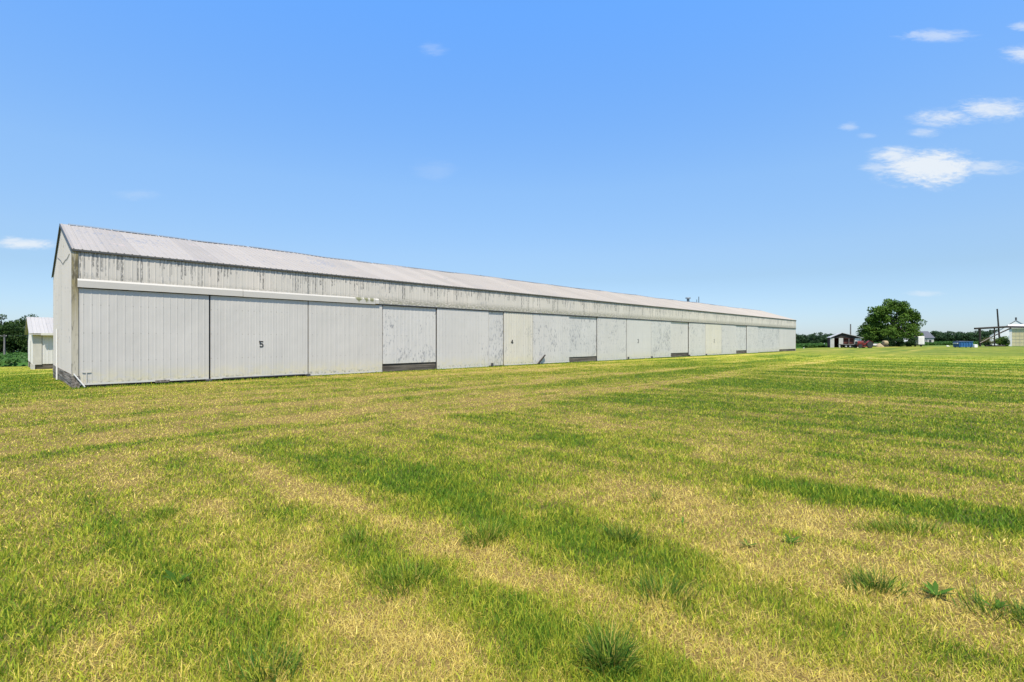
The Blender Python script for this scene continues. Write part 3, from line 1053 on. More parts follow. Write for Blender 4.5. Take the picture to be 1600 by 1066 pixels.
# slim drain pipe on the gable, diagonal brace at the corner, foot details on the front
mb = MB()
mb.tube([(-.06, 6.9, 2.15), (-.06, 6.9, -.18)], .035, 8)
mb.build('drain_pipe', M['white_paint'], barn)
mb = MB()
mb.box(-.05, -.02, 7.35, 7.50, .5, 2.0)
mb.build('gable_slot', M['dark_steel'], barn)
mb = MB()
mb.tube([(.00, -.09, .50), (.30, -.11, .02)], .022, 6)
mb.build('corner_brace', M['white_paint'], barn)
mb = MB()
mb.box(.22, .46, -.062, -.05, .53, .555); mb.box(.32, .345, -.062, -.05, .14, .53)
mb.build('door_hasp', M['trim'], barn)
mb = MB(); mb.box(2.30, 2.74, -.10, -.056, .06, .15); mb.build('door_step', M['plank_pale'], barn)
mb = MB(); mb.box(4.55, 7.92, -.085, -.060, .075, .115)
mb.build('guide_rail', M['dark_steel'], barn)
for (gx, gh, gw_) in ((4.05, .10, .22), (8.05, .12, .16), (19.55, .24, .14), (35.45, .24, .14), (39.46, .2, .16), (47.1, .18, .2), (51.2, .18, .2)):
    mb = MB(); mb.cbox((gx, -.12, gh / 2 - .03), (gw_, .10, gh + .06), .015)
    mb.build('door_guide', M['dark_steel'], barn)
for k in range(46):       # little bolts of the bottom rail hooks on the first doors
    pass
stick = thing('leaning_post', 'short dark post leaning against the barn wall right of door 4', 'post', (CX + DX * 23.6 - NX * .2, CY + DY * 23.6 - NY * .2, 0), BROT)
mb = MB(); mb.tube([(0, 0, -.08), (.42, .02, .22), (.95, .05, .62)], [.055, .06, .05], 8)
mb.build('post', M['dark_wood'], stick)

# ------------------------------------------------------------------ second, smaller barn behind to the left
bx, by = -.9665 * 40, 40.0
bzz = -.69
b2 = thing('small_barn', 'smaller white metal barn standing behind the near end of the long barn', 'barn', (bx, by, bzz), BROT)
L2, W2, E2, R2 = 26.0, 13.0, 2.98, 4.42
mb = MB(); front_sheet(mb, .55, L2, .40, E2 - .02, .0, .03, .02)
mb.build('wall', M['small_wall'], b2)
def roofz2(yv): return E2 - .06 + (R2 - E2) * (1 - abs(yv - W2 / 2) / (W2 / 2))
mb = MB(); side_sheet(mb, .1, W2 / 2, .36, roofz2, 0, pitch=.4); side_sheet(mb, W2 / 2, W2, .36, roofz2, 0, pitch=.4)
g2 = mb.build('gable_wall', M['small_wall'], b2)
mb = MB(); mb.box(-.03, .0 - .018, 5.0, 6.1, .4, 2.3); mb.build('door', M['block'], g2)
mb = MB(); mb.box(0, .52, -.05, .05, .36, E2 - .05)
mb.build('corner_board', M['block'], b2)
mb = MB(); mb.box(.05, L2, .02, .10, -.5, .40); mb.box(.02, .1, .1, W2, -.8, .37)
mb.build('foundation_board', M['plank'], b2)
MB().box(-.12, .12, -.12, .10, -.5, .36).build('foundation_post', M['block'], b2)
MB().box(-.1, .1, 2.6, 2.8, -.6, .36).build('foundation_post', M['block'], b2)
mb = MB()
slope_sheet(mb, -.25, L2, -.35, E2 - .08, W2 / 2, R2)
slope_sheet(mb, -.25, L2, W2 + .35, E2 - .08, W2 / 2, R2)
r2 = mb.build('roof', M['roof_small'], b2)
mb = MB(); mb.box(.45, L2, -.47, -.36, E2 - .24, E2 - .07)
mb.build('gutter', M['trim'], r2)
mb = MB(); mb.box(-.2, .45, -.33, .0, E2 - .20, E2 - .13)
mb.build('soffit', M['block'], r2)
mb = MB(); mb.box(0, L2, W2 - .04, W2, -.8, E2); mb.box(L2 - .04, L2, 0.04, W2 - .04, -.8, E2)
mb.build('back_wall', M['small_wall'], b2)

# ------------------------------------------------------------------ leaves and trees
def leaf_mesh(C, R, n, size, col, seed, flat=.75):
    """C: clump centres (k,3), R radii; returns V, loops, starts, colours of n leaf cards on the clumps' outer shells"""
    rg = np.random.default_rng(seed)
    w = R ** 2; w = w / w.sum()
    idx = rg.choice(len(C), n, p=w)
    d = rg.normal(0, 1, (n, 3)); d /= np.linalg.norm(d, axis=1)[:, None]
    rad = R[idx] * (.55 + .5 * rg.random(n) ** .6)
    P = C[idx] + d * rad[:, None] * np.array([1, 1, flat])
    nn = d * .6 + rg.normal(0, .8, (n, 3)) + np.array([0, 0, .35]); nn /= np.linalg.norm(nn, axis=1)[:, None]
    t = np.cross(nn, rg.normal(0, 1, (n, 3))); t /= np.linalg.norm(t, axis=1)[:, None]
    b = np.cross(nn, t)
    s = size * (.6 + .8 * rg.random(n))[:, None]
    V = np.stack([P - t * s, P + b * s * .55, P + t * s, P - b * s * .55], 1).reshape(-1, 3)
    L = np.arange(4 * n); S = np.arange(n) * 4
    tone = rg.random(len(C))[idx]
    k = (.65 + .55 * rg.random(n) + .35 * (tone - .5))[:, None]
    cc = np.array(col[0]) * k * (1 - tone[:, None] * .55) + np.array(col[1]) * k * tone[:, None] * .55
    return V, L, S, np.repeat(cc, 4, 0)

def crown_clumps(rg, n, w, h, z0, cr, irregular=.25):
    """clump centres through an uneven ellipsoid crown"""
    out_, rad = [], []
    while len(out_) < n:
        d = rg.normal(0, 1, 3); d /= np.linalg.norm(d)
        r = rg.random() ** .42
        wob = 1 + irregular * (vnoise(np.array([math.atan2(d[1], d[0]) * 1.5 + 10]), np.array([d[2] * 2 + 5]), int(rg.integers(1000)) * 0 + 3)[0] - .5) * 2
        p = d * r * wob
        zz = z0 + h / 2 + p[2] * h / 2
        out_.append((p[0] * w / 2, p[1] * w / 2, zz))
        rad.append(cr * (.7 + .7 * rg.random()))
    return np.array(out_), np.array(rad)

def trunk_mb(rg, top, r0, clumps, nl, lean=.0):
    mb = MB()
    pts = [(0, 0, -.3), (rg.uniform(-.1, .1), rg.uniform(-.1, .1), top * .35), (lean, rg.uniform(-.2, .2), top * .7), (lean * 1.5, 0, top)]
    mb.tube(pts, [r0 * 1.25, r0, r0 * .75, r0 * .35], 9)
    order = sorted(range(len(clumps)), key=lambda i: rg.random())[:nl]
    for i in order:
        c = clumps[i]
        f = rg.uniform(.30, .85)
        st = Vector((lean * f, 0, top * f))
        en = Vector(c)
        mid = st.lerp(en, .5) + Vector((0, 0, .12 * (en - st).length))
        mb.tube([st, mid, en], [r0 * .42, r0 * .25, r0 * .08], 6)
    return mb

DARKL = ((.044, .098, .014), (.110, .175, .022))
FARL = ((.030, .062, .026), (.055, .096, .034))  # leaf colours shifted bluish: distance haze put into the tint

def tree_proto(name, label, cat, w, h, z0, ncl, cr, nleaf, lsize, col, seed, group, r0=.3, nl=12):
    rg = np.random.default_rng(seed)
    C, R = crown_clumps(rg, ncl, w - cr, h - z0 - cr, z0, cr)
    V, L, S, cc = leaf_mesh(C, R, nleaf, lsize, col, seed + 1)
    root = thing(name, label, cat, (0, 0, 0), 0, group)
    pr = random.Random(seed)
    trunk_mb(pr, z0 + (h - z0) * .6, r0, [tuple(c) for c in C], nl).build('trunk', M['bark'], root)
    np_mesh('crown', V, L, S, M['leaf'], root, cc)
    return root

# big shade tree by the tractor: crown built as several uneven lobes
def big_tree():
    rg = np.random.default_rng(55)
    px, D = (1396 - 800) / 774.5, 132.0
    loc = at(px, D)
    px = (1394 - 800) / 774.5
    loc = at(px, D)
    root = thing('shade_tree', 'large spreading dark green broadleaf tree standing alone beside the red tractor', 'tree', loc)
    root.scale = (.84, .84, .94)
    k = D / 774.5
    lobes = [(0, 0, 36, 24, 30), (-30, 0, 40, 16, 17), (28, 0, 40, 17, 19), (-14, -12, 60, 19, 15), (14, 12, 60, 21, 15), (-41, 5, 23, 13, 10),
             (36, -4, 38, 12, 11), (-22, 8, 56, 13, 13), (34, 5, 52, 11, 10), (4, -8, 66, 12, 9), (-46, 0, 14, 9, 6), (0, -24, 30, 19, 22), (0, 24, 34, 19, 22), (18, -18, 22, 16, 9), (-43, 0, 23, 13, 13), (-34, 4, 17, 14, 9), (-28, -10, 48, 14, 14), (-37, 2, 35, 14, 13), (30, -8, 22, 16, 10), (35, 6, 27, 9, 9), (-20, -20, 20, 18, 9)]
    C, R = [], []
    for (lx, ly, lz, w, h) in lobes:
        for q in range(15):
            d = rg.normal(0, 1, 3); d /= np.linalg.norm(d)
            r = .35 + .65 * rg.random() ** .5
            C.append(((lx + d[0] * w * r) * k, (ly + d[1] * w * r) * k, max(1.4, (lz + 1 + d[2] * h * r) * k)))
            R.append(.75 + .75 * rg.random())
    C, R = np.array(C), np.array(R)
    V, L, S, cc = leaf_mesh(C, R, 30000, .24, DARKL, 77, .7)
    trunk_mb(random.Random(9), 7.5, .48, [tuple(c) for c in C], 34).build('trunk', M['bark'], root)
    np_mesh('crown', V, L, S, M['leaf'], root, cc)
big_tree()

# near wood on the left
LT = [tree_proto('wood_tree', 'dark green tree in the wood edge behind the left utility pole', 'tree', 8.5 + i, 10.5 + .8 * i, .8, 60, 1.25, 6500, .24,
                 ((.024, .052, .012), (.058, .095, .018)), 200 + i, 'trees of the near wood on the left', .22, 10) for i in range(4)]
spots = [(-1.055, 150, 1.05), (-1.005, 151, 1.0), (-.965, 150, .98), (-1.03, 158, 1.1), (-.985, 159, 1.12), (-.94, 157, 1.05), (-1.11, 150, 1.0), (-.915, 152, 1.0),
         (-1.085, 160, 1.1), (-1.16, 155, 1.05), (-.89, 160, 1.05), (-1.21, 152, 1.0)]
for i, (px, D, sc) in enumerate(spots):
    o = LT[i] if i < 4 else copy_tree(LT[i % 4])
    o.location = at(px, D)
    o.rotation_euler.z = i * 1.7
    o.scale = (sc, sc, sc * random.uniform(.93, 1.06))
    o['label'] = 'dark green tree in the wood edge behind the utility pole, left of the small barn'

# far tree line on the right
FT = [tree_proto('far_tree', 'distant rounded dark green tree in the far tree line across the green field', 'tree', 11 + 1.5 * i, 9.0 + 1.0 * i, .3, 34, 1.9, 2200, .50,
                 FARL, 300 + i, 'far tree line across the field', .3, 6) for i in range(4)]
k = 0
for row, (D0, dx_) in enumerate(((440, .0195), (462, .0195))):
    px = .555 + row * .009
    while px < 1.08:
        o = FT[k] if k < 4 else copy_tree(FT[(k * 7 + row) % 4])
        D = D0 + random.uniform(-8, 8)
        o.location = at(px, D)
        s_ = random.uniform(.86, 1.12) * (1.0 if row == 0 else 1.12)
        if .66 < px < .70: s_ *= .82
        o.scale = (s_ * 1.05, s_ * 1.05, s_)
        o.rotation_euler.z = random.uniform(0, 6.28)
        px += dx_ * random.uniform(.8, 1.2)
        k += 1

# ------------------------------------------------------------------ crop field (soybeans) behind the lawn
def build_crop():
    rg = np.random.default_rng(5)
    # front edge from left to right, in metres
    E0, E1, E2_ = np.array([-120.0, 27.0]), np.array([-50.0, 50.0]), np.array([66.0, 112.0])
    E3 = np.array([160.0, 175.0])
    E4 = np.array([420.0, 300.0])
    edge = [E0, E1, E2_, E3, E4]
    P, Hh, Ww = [], [], []
    n_tot = 0
    for a, b, n in ((E0, E1, 26000), (E1, E2_, 9000), (E2_, E3, 42000), (E3, E4, 16000)):
        f = rg.random(n)
        dep = rg.random(n) ** 2.2 * 260
        nd = np.array([-(b - a)[1], (b - a)[0]]); nd = nd / np.linalg.norm(nd)
        p = a + (b - a) * f[:, None] + nd * dep[:, None]
        P.append(p)
    P = np.concatenate(P)
    r = np.hypot(P[:, 0], P[:, 1])
    row = np.floor((P[:, 0] * .8 - P[:, 1] * .6) / .9) * .9
    h = .30 + .22 * rg.random(len(P)) + .08 * vnoise(P[:, 0] * .05, P[:, 1] * .05, 3)
    s = (.13 + .0013 * r) * (.7 + .6 * rg.random(len(P)))
    nn = rg.normal(0, .6, (len(P), 3)) + np.array([0, 0, .8]); nn /= np.linalg.norm(nn, axis=1)[:, None]
    t = np.cross(nn, rg.normal(0, 1, (len(P), 3))); t /= np.linalg.norm(t, axis=1)[:, None]
    b_ = np.cross(nn, t)
    Q = np.stack([P[:, 0], P[:, 1], gz(P[:, 0], P[:, 1]) + h], 1)
    s = s[:, None]
    V = np.stack([Q - t * s, Q + b_ * s * .7, Q + t * s, Q - b_ * s * .7], 1).reshape(-1, 3)
    n = len(Q)
    band = vnoise(P[:, 0] * .02 + 3, P[:, 1] * .03, 8)
    col = np.array([.055, .120, .024]) * (.75 + .5 * rg.random((n, 1))) * (.85 + .35 * band[:, None])
    col = np.repeat(col, 4, 0)
    # leaf canopy underneath: a gently uneven sheet a hand above the soil
    gV, gL, gS = [], [], []
    na, nd_ = 90, 40
    base = len(V)
    pts = []
    ed = np.array(edge)
    seg = np.concatenate([[0], np.cumsum(np.linalg.norm(np.diff(ed, axis=0), axis=1))])
    for i in range(na):
        sdist = seg[-1] * i / (na - 1)
        j = min(np.searchsorted(seg, sdist, side='right') - 1, len(ed) - 2)
        f = (sdist - seg[j]) / (seg[j + 1] - seg[j])
        p = ed[j] + (ed[j + 1] - ed[j]) * f
        nd = np.array([-.42, .91])
        for q in range(nd_):
            dep = (q / (nd_ - 1)) ** 2 * 330
            w = p + nd * dep
            hh = 0.02 if q == 0 else .30 + .1 * vnoise(np.array([w[0] * .3]), np.array([w[1] * .3]), 4)[0]
            pts.append((w[0], w[1], g1(*w) + hh))
    for i in range(na - 1):
        for q in range(nd_ - 1):
            a0 = i * nd_ + q
            gS.append(4 * n + len(gL)); gL += [base + a0, base + a0 + nd_, base + a0 + nd_ + 1, base + a0 + 1]
    V = np.concatenate([V, np.array(pts)])
    L = np.concatenate([np.arange(4 * n), np.array(gL)])
    S = np.concatenate([np.arange(n) * 4, np.array(gS)])
    col = np.concatenate([col, np.tile(np.array([[.042, .115, .018]]), (len(pts), 1))])
    o = np_mesh('crop_field', V, L, S, M['crop'], None, col)
    tag(o, 'low bright green crop growing in the field beyond the lawn', 'crop')
    o['kind'] = 'stuff'
build_crop()

# ------------------------------------------------------------------ utility poles
def utility_pole(px, D, h, r, label, arm=True, tilt=None, mat='grey_wood'):
    root = thing('utility_pole', label, 'pole', at(px, D), 0, None, tilt)
    MB().tube([(0, 0, -.4), (0, 0, h)], [r * 1.2, r * .85], 10).build('pole', M[mat], root)
    if arm:
        MB().box(-.75, .75, -.06 - r, -r, h - .45, h - .33).build('crossarm', M[mat], root)
        for q in (-.65, .65):
            MB().tube([(q, -.03 - r, h - .33), (q, -.03 - r, h - .18)], [.05, .035], 8).build('insulator', M['white_paint'], root)
    return root
p_left = utility_pole(-1.024, 120, 5.4, .17, 'pale wooden utility pole in front of the dark wood at the left edge')
ex = p_left.location
for q in (-.65, .65):
    a = Vector((ex.x + q, ex.y - .2, ex.z + 5.22))
    pts = []
    for i in range(25):
        f = i / 24
        x_ = a.x - 60 + 110 * f
        y_ = a.y + 3 * f
        ff = (x_ - a.x) / 50
        z_ = a.z - .0 - .5 * abs(ff) * (1.25 - abs(ff))
        pts.append((x_, a.y + (x_ - a.x) * .03, z_))
    o = MB().tube(pts, .022, 5).build('overhead_wire', M['cable'])
    tag(o, 'thin dark overhead wire carried by the left utility pole', 'wire', 'overhead wires on the left pole')
utility_pole((1329 - 800) / 774.5, 140, 6.3, .17, 'grey wooden pole rising behind the open shed', False)

# ------------------------------------------------------------------ open shed, wagon, tractor
def px(v): return (v - 800) / 774.5
K = 112 / 774.5
shed = thing('open_shed', 'small open-fronted shed with block piers and a pale gabled roof', 'shed', at(px(1319), 113), -.42)
# local: x right, y back; body 5.4 wide, 4.2 deep, gable facing the viewer's left
mb = MB()
mb.prism([(-3.05, 2.2), (-.75, 3.28), (-.75, 3.36), (-3.15, 2.27)], 'y', -2.3, 2.3)
mb.prism([(-.75, 3.28), (3.2, 2.12), (3.25, 2.19), (-.75, 3.36)], 'y', -2.3, 2.3)
mb.build('roof', M['shed_roof'], shed)
mb = MB()
mb.prism([(-3.0, 2.15), (-.75, 3.22), (2.9, 2.15)], 'y', -2.05, -1.93)
mb.build('gable_board', M['dark_wood_x'], shed)
for (a, b) in ((-3.0, -2.25), (-1.35, -.55)):
    MB().box(a, b, -2.1, -1.6, -.2, 2.15).build('block_pier', M['block'], shed)
mb = MB(); mb.box(-2.9, 2.9, 1.9, 2.0, -.2, 2.2); mb.box(-2.98, -2.9, -1.6, 1.9, -.2, 2.2); mb.build('back_wall', M['red_wood'], shed)
mb = MB(); mb.box(-.5, 1.45, -1.7, -1.6, .9, 2.1); mb.box(-.5, 1.5, -2.0, -1.94, 1.98, 2.13); mb.build('red_boarding', M['red_wood'], shed)
mb = MB(); mb.box(1.5, 1.66, -2.0, -1.84, -.1, 2.15); mb.box(.5, .62, -2.0, -1.88, -.1, 2.0); mb.build('post', M['grey_wood'], shed)
mb = MB(); front_sheet(mb, 1.7, 2.9, .0, 2.1, -1.95); side_sheet(mb, -1.9, 1.9, 0, lambda y_: 2.1, 2.9, sgn=1)
mb.build('white_wall', M['white_wall'], shed)

wag = thing('flatbed_wagon', 'low grey flatbed farm wagon parked in front of the open shed', 'wagon', at(px(1325.5), 108.5), -.05)
MB().cbox((0, 0, .72), (3.5, 1.7, .12), .02).build('bed', M['grey_wood'], wag)
MB().box(-1.6, 1.6, -.35, -.25, .52, .66).box(-1.6, 1.6, .25, .35, .52, .66).build('frame', M['dark_steel'], wag)
for wx in (-.95, -.1, 1.15):
    for wy in (-.72, .72):
        w = MB().lathe_y((wx, wy, .30), [(-.09, .18), (-.09, .28), (-.06, .31), (.06, .31), (.09, .28), (.09, .18)], 18).build('wheel', M['rubber'], wag, True)
        MB().lathe_y((wx, wy, .30), [(-.10, .02), (-.10, .15), (.10, .15), (.10, .02)], 14).build('rim', M['rim'], w)
MB().tube([(1.6, 0, .5), (2.6, 0, .32)], .05, 8).build('drawbar', M['dark_steel'], wag)

def tractor():
    t = thing('tractor', 'old red farm tractor with big black rear wheels under the shade tree', 'tractor', at(px(1350), 105), .12)
    # local: +x is the rear of the tractor, -x its nose
    MB().cbox((-1.0, 0, 1.12), (1.5, .56, .52), .08).cbox((-.95, 0, 1.42), (1.35, .44, .16), .06).build('hood', M['red_paint'], t)
    MB().cbox((-1.80, 0, 1.08), (.14, .54, .66), .04).build('grille', M['dark_steel'], t)
    MB().cbox((-.7, 0, .74), (2.1, .36, .36), .05).cbox((.55, 0, .82), (.9, .5, .5), .06).build('chassis', M['red_paint'], t)
    MB().tube([(.55, -.95, .76), (.55, .95, .76)], .10, 10).build('axle', M['red_paint'], t)
    MB().tube([(-1.45, -.62, .40), (-1.45, .62, .40)], .06, 8).box(-1.55, -1.35, -.1, .1, .38, .7).build('front_axle', M['red_paint'], t)
    def wheel(x, y, R, w):
        ty = MB().lathe_y((x, y, R), [(-w * .5, R * .58), (-w * .5, R * .88), (-w * .35, R), (w * .35, R), (w * .5, R * .88), (w * .5, R * .58)], 28)
        for q in range(22):
            a = 2 * PI * q / 22
            rot = Matrix.Rotation(-a, 3, 'Y')
            ty.cbox((x + math.cos(a) * R, y, R + math.sin(a) * R), (.06, w * .9, .05), 0, rot)
        o = ty.build('wheel', M['rubber'], t)
        MB().lathe_y((x, y, R), [(-w * .42, R * .10), (-w * .30, R * .56), (w * .30, R * .56), (w * .42, R * .10)], 20).build('rim', M['rim'], o)
    for s_ in (-1, 1):
        wheel(.55, s_ * .86, .70, .36)
        wheel(-1.45, s_ * .62, .40, .20)
        f = MB()
        for q in range(7):
            a0, a1 = math.radians(15 + q * 20), math.radians(35 + q * 20)
            c = ((.55 + .80 * math.cos(a0)), .70 + .80 * math.sin(a0)), ((.55 + .80 * math.cos(a1)), .70 + .80 * math.sin(a1))
            y0, y1 = sorted((s_ * .62, s_ * 1.06))
            f.add([(c[0][0], y0, c[0][1]), (c[1][0], y0, c[1][1]), (c[1][0], y1, c[1][1]), (c[0][0], y1, c[0][1]),
                   (c[0][0] * 1.0, y0, c[0][1] + .03), (c[1][0], y0, c[1][1] + .03), (c[1][0], y1, c[1][1] + .03), (c[0][0], y1, c[0][1] + .03)],
                  [(0, 1, 2, 3), (4, 5, 6, 7), (0, 4, 5, 1), (3, 2, 6, 7), (0, 3, 7, 4), (1, 5, 6, 2)])
        f.build('fender', M['red_paint'], t)
    MB().cbox((.62, 0, 1.28), (.5, .52, .10), .04).cbox((.88, 0, 1.48), (.08, .5, .36), .03).build('seat', M['dark_steel'], t)
    MB().tube([(-.25, 0, 1.3), (.10, 0, 1.62)], .025, 8).build('steering_column', M['dark_steel'], t)
    MB().tube([(.10 + .17 * math.sin(a) * .7, .19 * math.cos(a), 1.62 - .17 * math.sin(a) * .7) for a in [2 * PI * q / 16 for q in range(17)]], .018, 6).build('steering_wheel', M['black'], t)
    MB().tube([(-1.0, .0, 1.45), (-1.0, 0, 2.15)], [.04, .035], 8).build('exhaust_pipe', M['dark_steel'], t)
    for s_ in (-1, 1):
        MB().tube([(-1.75, s_ * .32, 1.36), (-1.88, s_ * .32, 1.36)], [.05, .085], 10).build('headlight', M['rim'], t)
    d = MB().cbox((-.35, 0, .30), (1.1, 1.9, .16), .05).build('mower_deck', M['red_paint'], t)
tractor()

# ------------------------------------------------------------------ shrubs, hay, trailer and the far houses
def shrub(label, px_, D, w, h, seed, n=2600, col=DARKL, name='shrub', dy=None):
    rg = np.random.default_rng(seed)
    C, R = crown_clumps(rg, 22, w * .75, h * .8, .05, min(w, h) * .2)
    V, L, S, cc = leaf_mesh(C, R, n, .13, col, seed + 1)
    V[:, 2] = np.maximum(V[:, 2], .02)
    root = thing(name, label, 'shrub', at(px_, D))
    trunk_mb(random.Random(seed), h * .5, .06, [tuple(c) for c in C], 8).build('stems', M['bark'], root)
    np_mesh('crown', V, L, S, M['leaf'], root, cc)
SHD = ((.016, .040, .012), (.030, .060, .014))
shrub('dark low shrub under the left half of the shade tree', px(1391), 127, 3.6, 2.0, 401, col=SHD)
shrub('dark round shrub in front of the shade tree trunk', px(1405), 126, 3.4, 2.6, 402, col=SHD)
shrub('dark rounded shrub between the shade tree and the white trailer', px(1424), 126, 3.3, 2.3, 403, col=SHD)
shrub('bushy green shrub in front of the white gabled building', px(1567.5), 131, 3.0, 3.1, 404, col=DARKL)
shrub('low dark shrub at the foot of the timber frame', px(1543), 131, 2.0, 1.2, 405, 1200, SHD)
shrub('pale yellow-green low bush behind the timber frame', px(1547), 150, 6.5, 2.8, 406, 2200, ((.09, .10, .03), (.14, .14, .05)))

hay = thing('hay_bale', 'weathered tan round hay bale lying beneath the shade tree', 'hay bale', at(px(1383), 124), .35)
hay.scale = (.7, .7, .7)
rgh = random.Random(3)
prof = [(-.75, .3), (-.78, .62), (-.6, .84), (-.2, .86), (.25, .83), (.62, .86), (.78, .6), (.74, .3)]
b = MB().lathe_y((0, 0, 0), prof, 26)
b.v = [Vector((p[0] * (1 + rgh.uniform(-.05, .05)), p[1], p[2] * (1 + rgh.uniform(-.05, .05)))) for p in b.v]
b.v = [tuple(Matrix.Rotation(PI / 2 - .25, 3, 'Z') @ (p) + Vector((0, 0, 1.35))) for p in b.v]
b.build('bale', M['hay'], hay)
MB().prism([(-1.2, -.1), (1.3, -.1), (.9, .55), (-.8, .6)], 'y', -.7, .7).build('feeder_base', M['dark_wood'], hay)
pile = MB()
ring = [(0, 0, 1.35)]
pv, pf = [], []
for lv, (zz, rr_) in enumerate(((-.05, .95), (.3, .75), (.65, .42), (.9, .15))):
    for q in range(14):
        a = 2 * PI * q / 14
        r_ = rr_ * rgh.uniform(.85, 1.15)
        pv.append((r_ * math.cos(a), r_ * math.sin(a), zz))
for lv in range(3):
    for q in range(14):
        pf.append((lv * 14 + q, lv * 14 + (q + 1) % 14, lv * 14 + 14 + (q + 1) % 14, lv * 14 + 14 + q))
pf.append(tuple(42 + q for q in range(14)))
pile.add(pv, pf)
o = pile.build('straw_pile', M['hay'])
o.location = at(px(1374), 124)
tag(o, 'small pale heap of straw left of the round hay bale', 'straw heap')
o = MB().box(-1.1, 1.1, -.4, .4, .35, .75).box(-1.0, -.9, -.35, .35, -.1, .35).box(.9, 1.0, -.35, .35, -.1, .35).build('feed_trough', M['white_paint'])
o.location = at(px(1363.5), 126)
tag(o, 'long low white feed trough behind the tractor', 'trough')

tr = thing('box_trailer', 'small white box trailer parked right of the shade tree', 'trailer', at(px(1435.5), 128), -.25)
MB().cbox((0, 0, 1.6), (1.35, 2.6, 2.1), .06).build('body', M['white_paint'], tr)
MB().box(-.6, .6, -1.2, 1.2, .42, .54).build('frame', M['dark_steel'], tr)
for s_ in (-1, 1):
    w = MB().lathe_y((0, 0, 0), [(-.09, .2), (-.09, .3), (.09, .3), (.09, .2)], 18)
    w.v = [(p[1] + s_ * .66, p[0] + .3, p[2] + .30) for p in w.v]
    w.build('wheel', M['rubber'], tr)
MB().tube([(0, -1.2, .48), (-.5, -2.0, .40)], .06, 8).build('drawbar', M['dark_steel'], tr)
MB().box(-.45, .45, -1.318, -1.304, .75, 2.3).build('door', M['white_wall'], tr)

def gable_house(name, label, cat, loc, rz, w, d, e, r, wallm, roofm, over=.3):
    t = thing(name, label, cat, loc, rz)
    mb = MB(); mb.prism([(-w / 2, -.6), (w / 2, -.6), (w / 2, e), (0, r - .1), (-w / 2, e)], 'y', 0, d)
    wl = mb.build('wall', M[wallm], t)
    s_ = (r - e) / (w / 2)
    mb = MB()
    for sg in (-1, 1):
        xo = sg * (w / 2 + over)
        mb.prism([(xo, e - over * s_ + .02), (0, r + .02), (0, r + .2), (xo, e - over * s_ + .2)], 'y', -over, d + over)
    rf = mb.build('roof', M[roofm], t)
    return t, wl, rf

def window(parent, x, y, z, w, h, m='white_paint'):
    f = MB()
    f.box(x - w / 2 - .08, x - w / 2, y - .07, y - .003, z, z + h); f.box(x + w / 2, x + w / 2 + .08, y - .07, y - .003, z, z + h)
    f.box(x - w / 2 - .08, x + w / 2 + .08, y - .07, y - .003, z + h, z + h + .08); f.box(x - w / 2 - .08, x + w / 2 + .08, y - .09, y - .003, z - .08, z)
    o = f.build('window', M[m], parent)
    MB().box(x - w / 2, x + w / 2, y - .03, y - .004, z, z + h).build('pane', M['glass'], o)

# dark-roofed farmhouse far behind the big tree
hs = thing('farmhouse', 'distant farmhouse with a dark roof and stone-coloured walls behind the shade tree', 'house', at(px(1446), 250), .10)
hs.scale = (.72, .8, .95)
mb = MB(); mb.box(-6, 6.5, 0, 9, -1.0, 3.0); mb.build('wall', M['stone_wall'], hs)
mb = MB(); mb.prism([(-.5, 2.9), (4.5, 6.6), (9.5, 2.9)], 'x', -6.6, 7.1); hrf = mb.build('roof', M['slate'], hs)
mb = MB(); mb.prism([(0, 3.0), (4.5, 6.3), (9, 3.0)], 'x', -6.75, -6.62); mb.build('gable', M['white_paint'], hs)
for wx in (-.4, 1.0): window(hs, wx, 0, .9, .9, 1.3)
window(hs, 3.6, 0, .2, 2.0, 1.9)
MB().box(-1, 0, 4, 5, 5.6, 7.4).build('chimney', M['block'], hrf)

ws = gable_house('white_shed', 'white metal shed with a low gable behind the shrubs under the shade tree', 'shed', at(px(1418), 165), -.66, 6.5, 9.0, 2.4, 4.2, 'bright_wall', 'white_paint')

# ------------------------------------------------------------------ right-hand yard
dump = thing('dumpster', 'blue steel waste dumpster standing on the lawn edge', 'dumpster', at(px(1504.5), 112), -.04)
mb = MB(); mb.prism([(-1.42, .12), (1.42, .12), (1.52, 1.32), (-1.52, 1.32)], 'y', -.85, .85); bd = mb.build('body', M['blue_paint'], dump)
mb = MB()
for xr in (-1.15, -.58, 0, .58, 1.15): mb.box(xr - .05, xr + .05, -.93, -.852, .16, 1.25)
mb.box(-1.56, 1.56, -.94, -.86, 1.25, 1.36); mb.build('rib', M['blue_paint'], bd)
for s_ in (-1, 1):
    mb = MB(); mb.prism([(s_ * .03, 1.325), (s_ * 1.5, 1.325), (s_ * 1.5, 1.40), (s_ * .03, 1.48)], 'y', -.90, .85)
    mb.build('lid', M['slate'], dump)
    mb = MB(); mb.box(min(s_ * 1.53, s_ * 1.68), max(s_ * 1.53, s_ * 1.68), -.6, .6, .85, 1.05); mb.build('fork_pocket', M['white_paint'], dump)
mb = MB()
for xr in (-1.2, 1.2):
    for yr in (-.6, .6): mb.box(xr - .1, xr + .1, yr - .1, yr + .1, -.05, .12)
mb.build('skid', M['dark_steel'], dump)

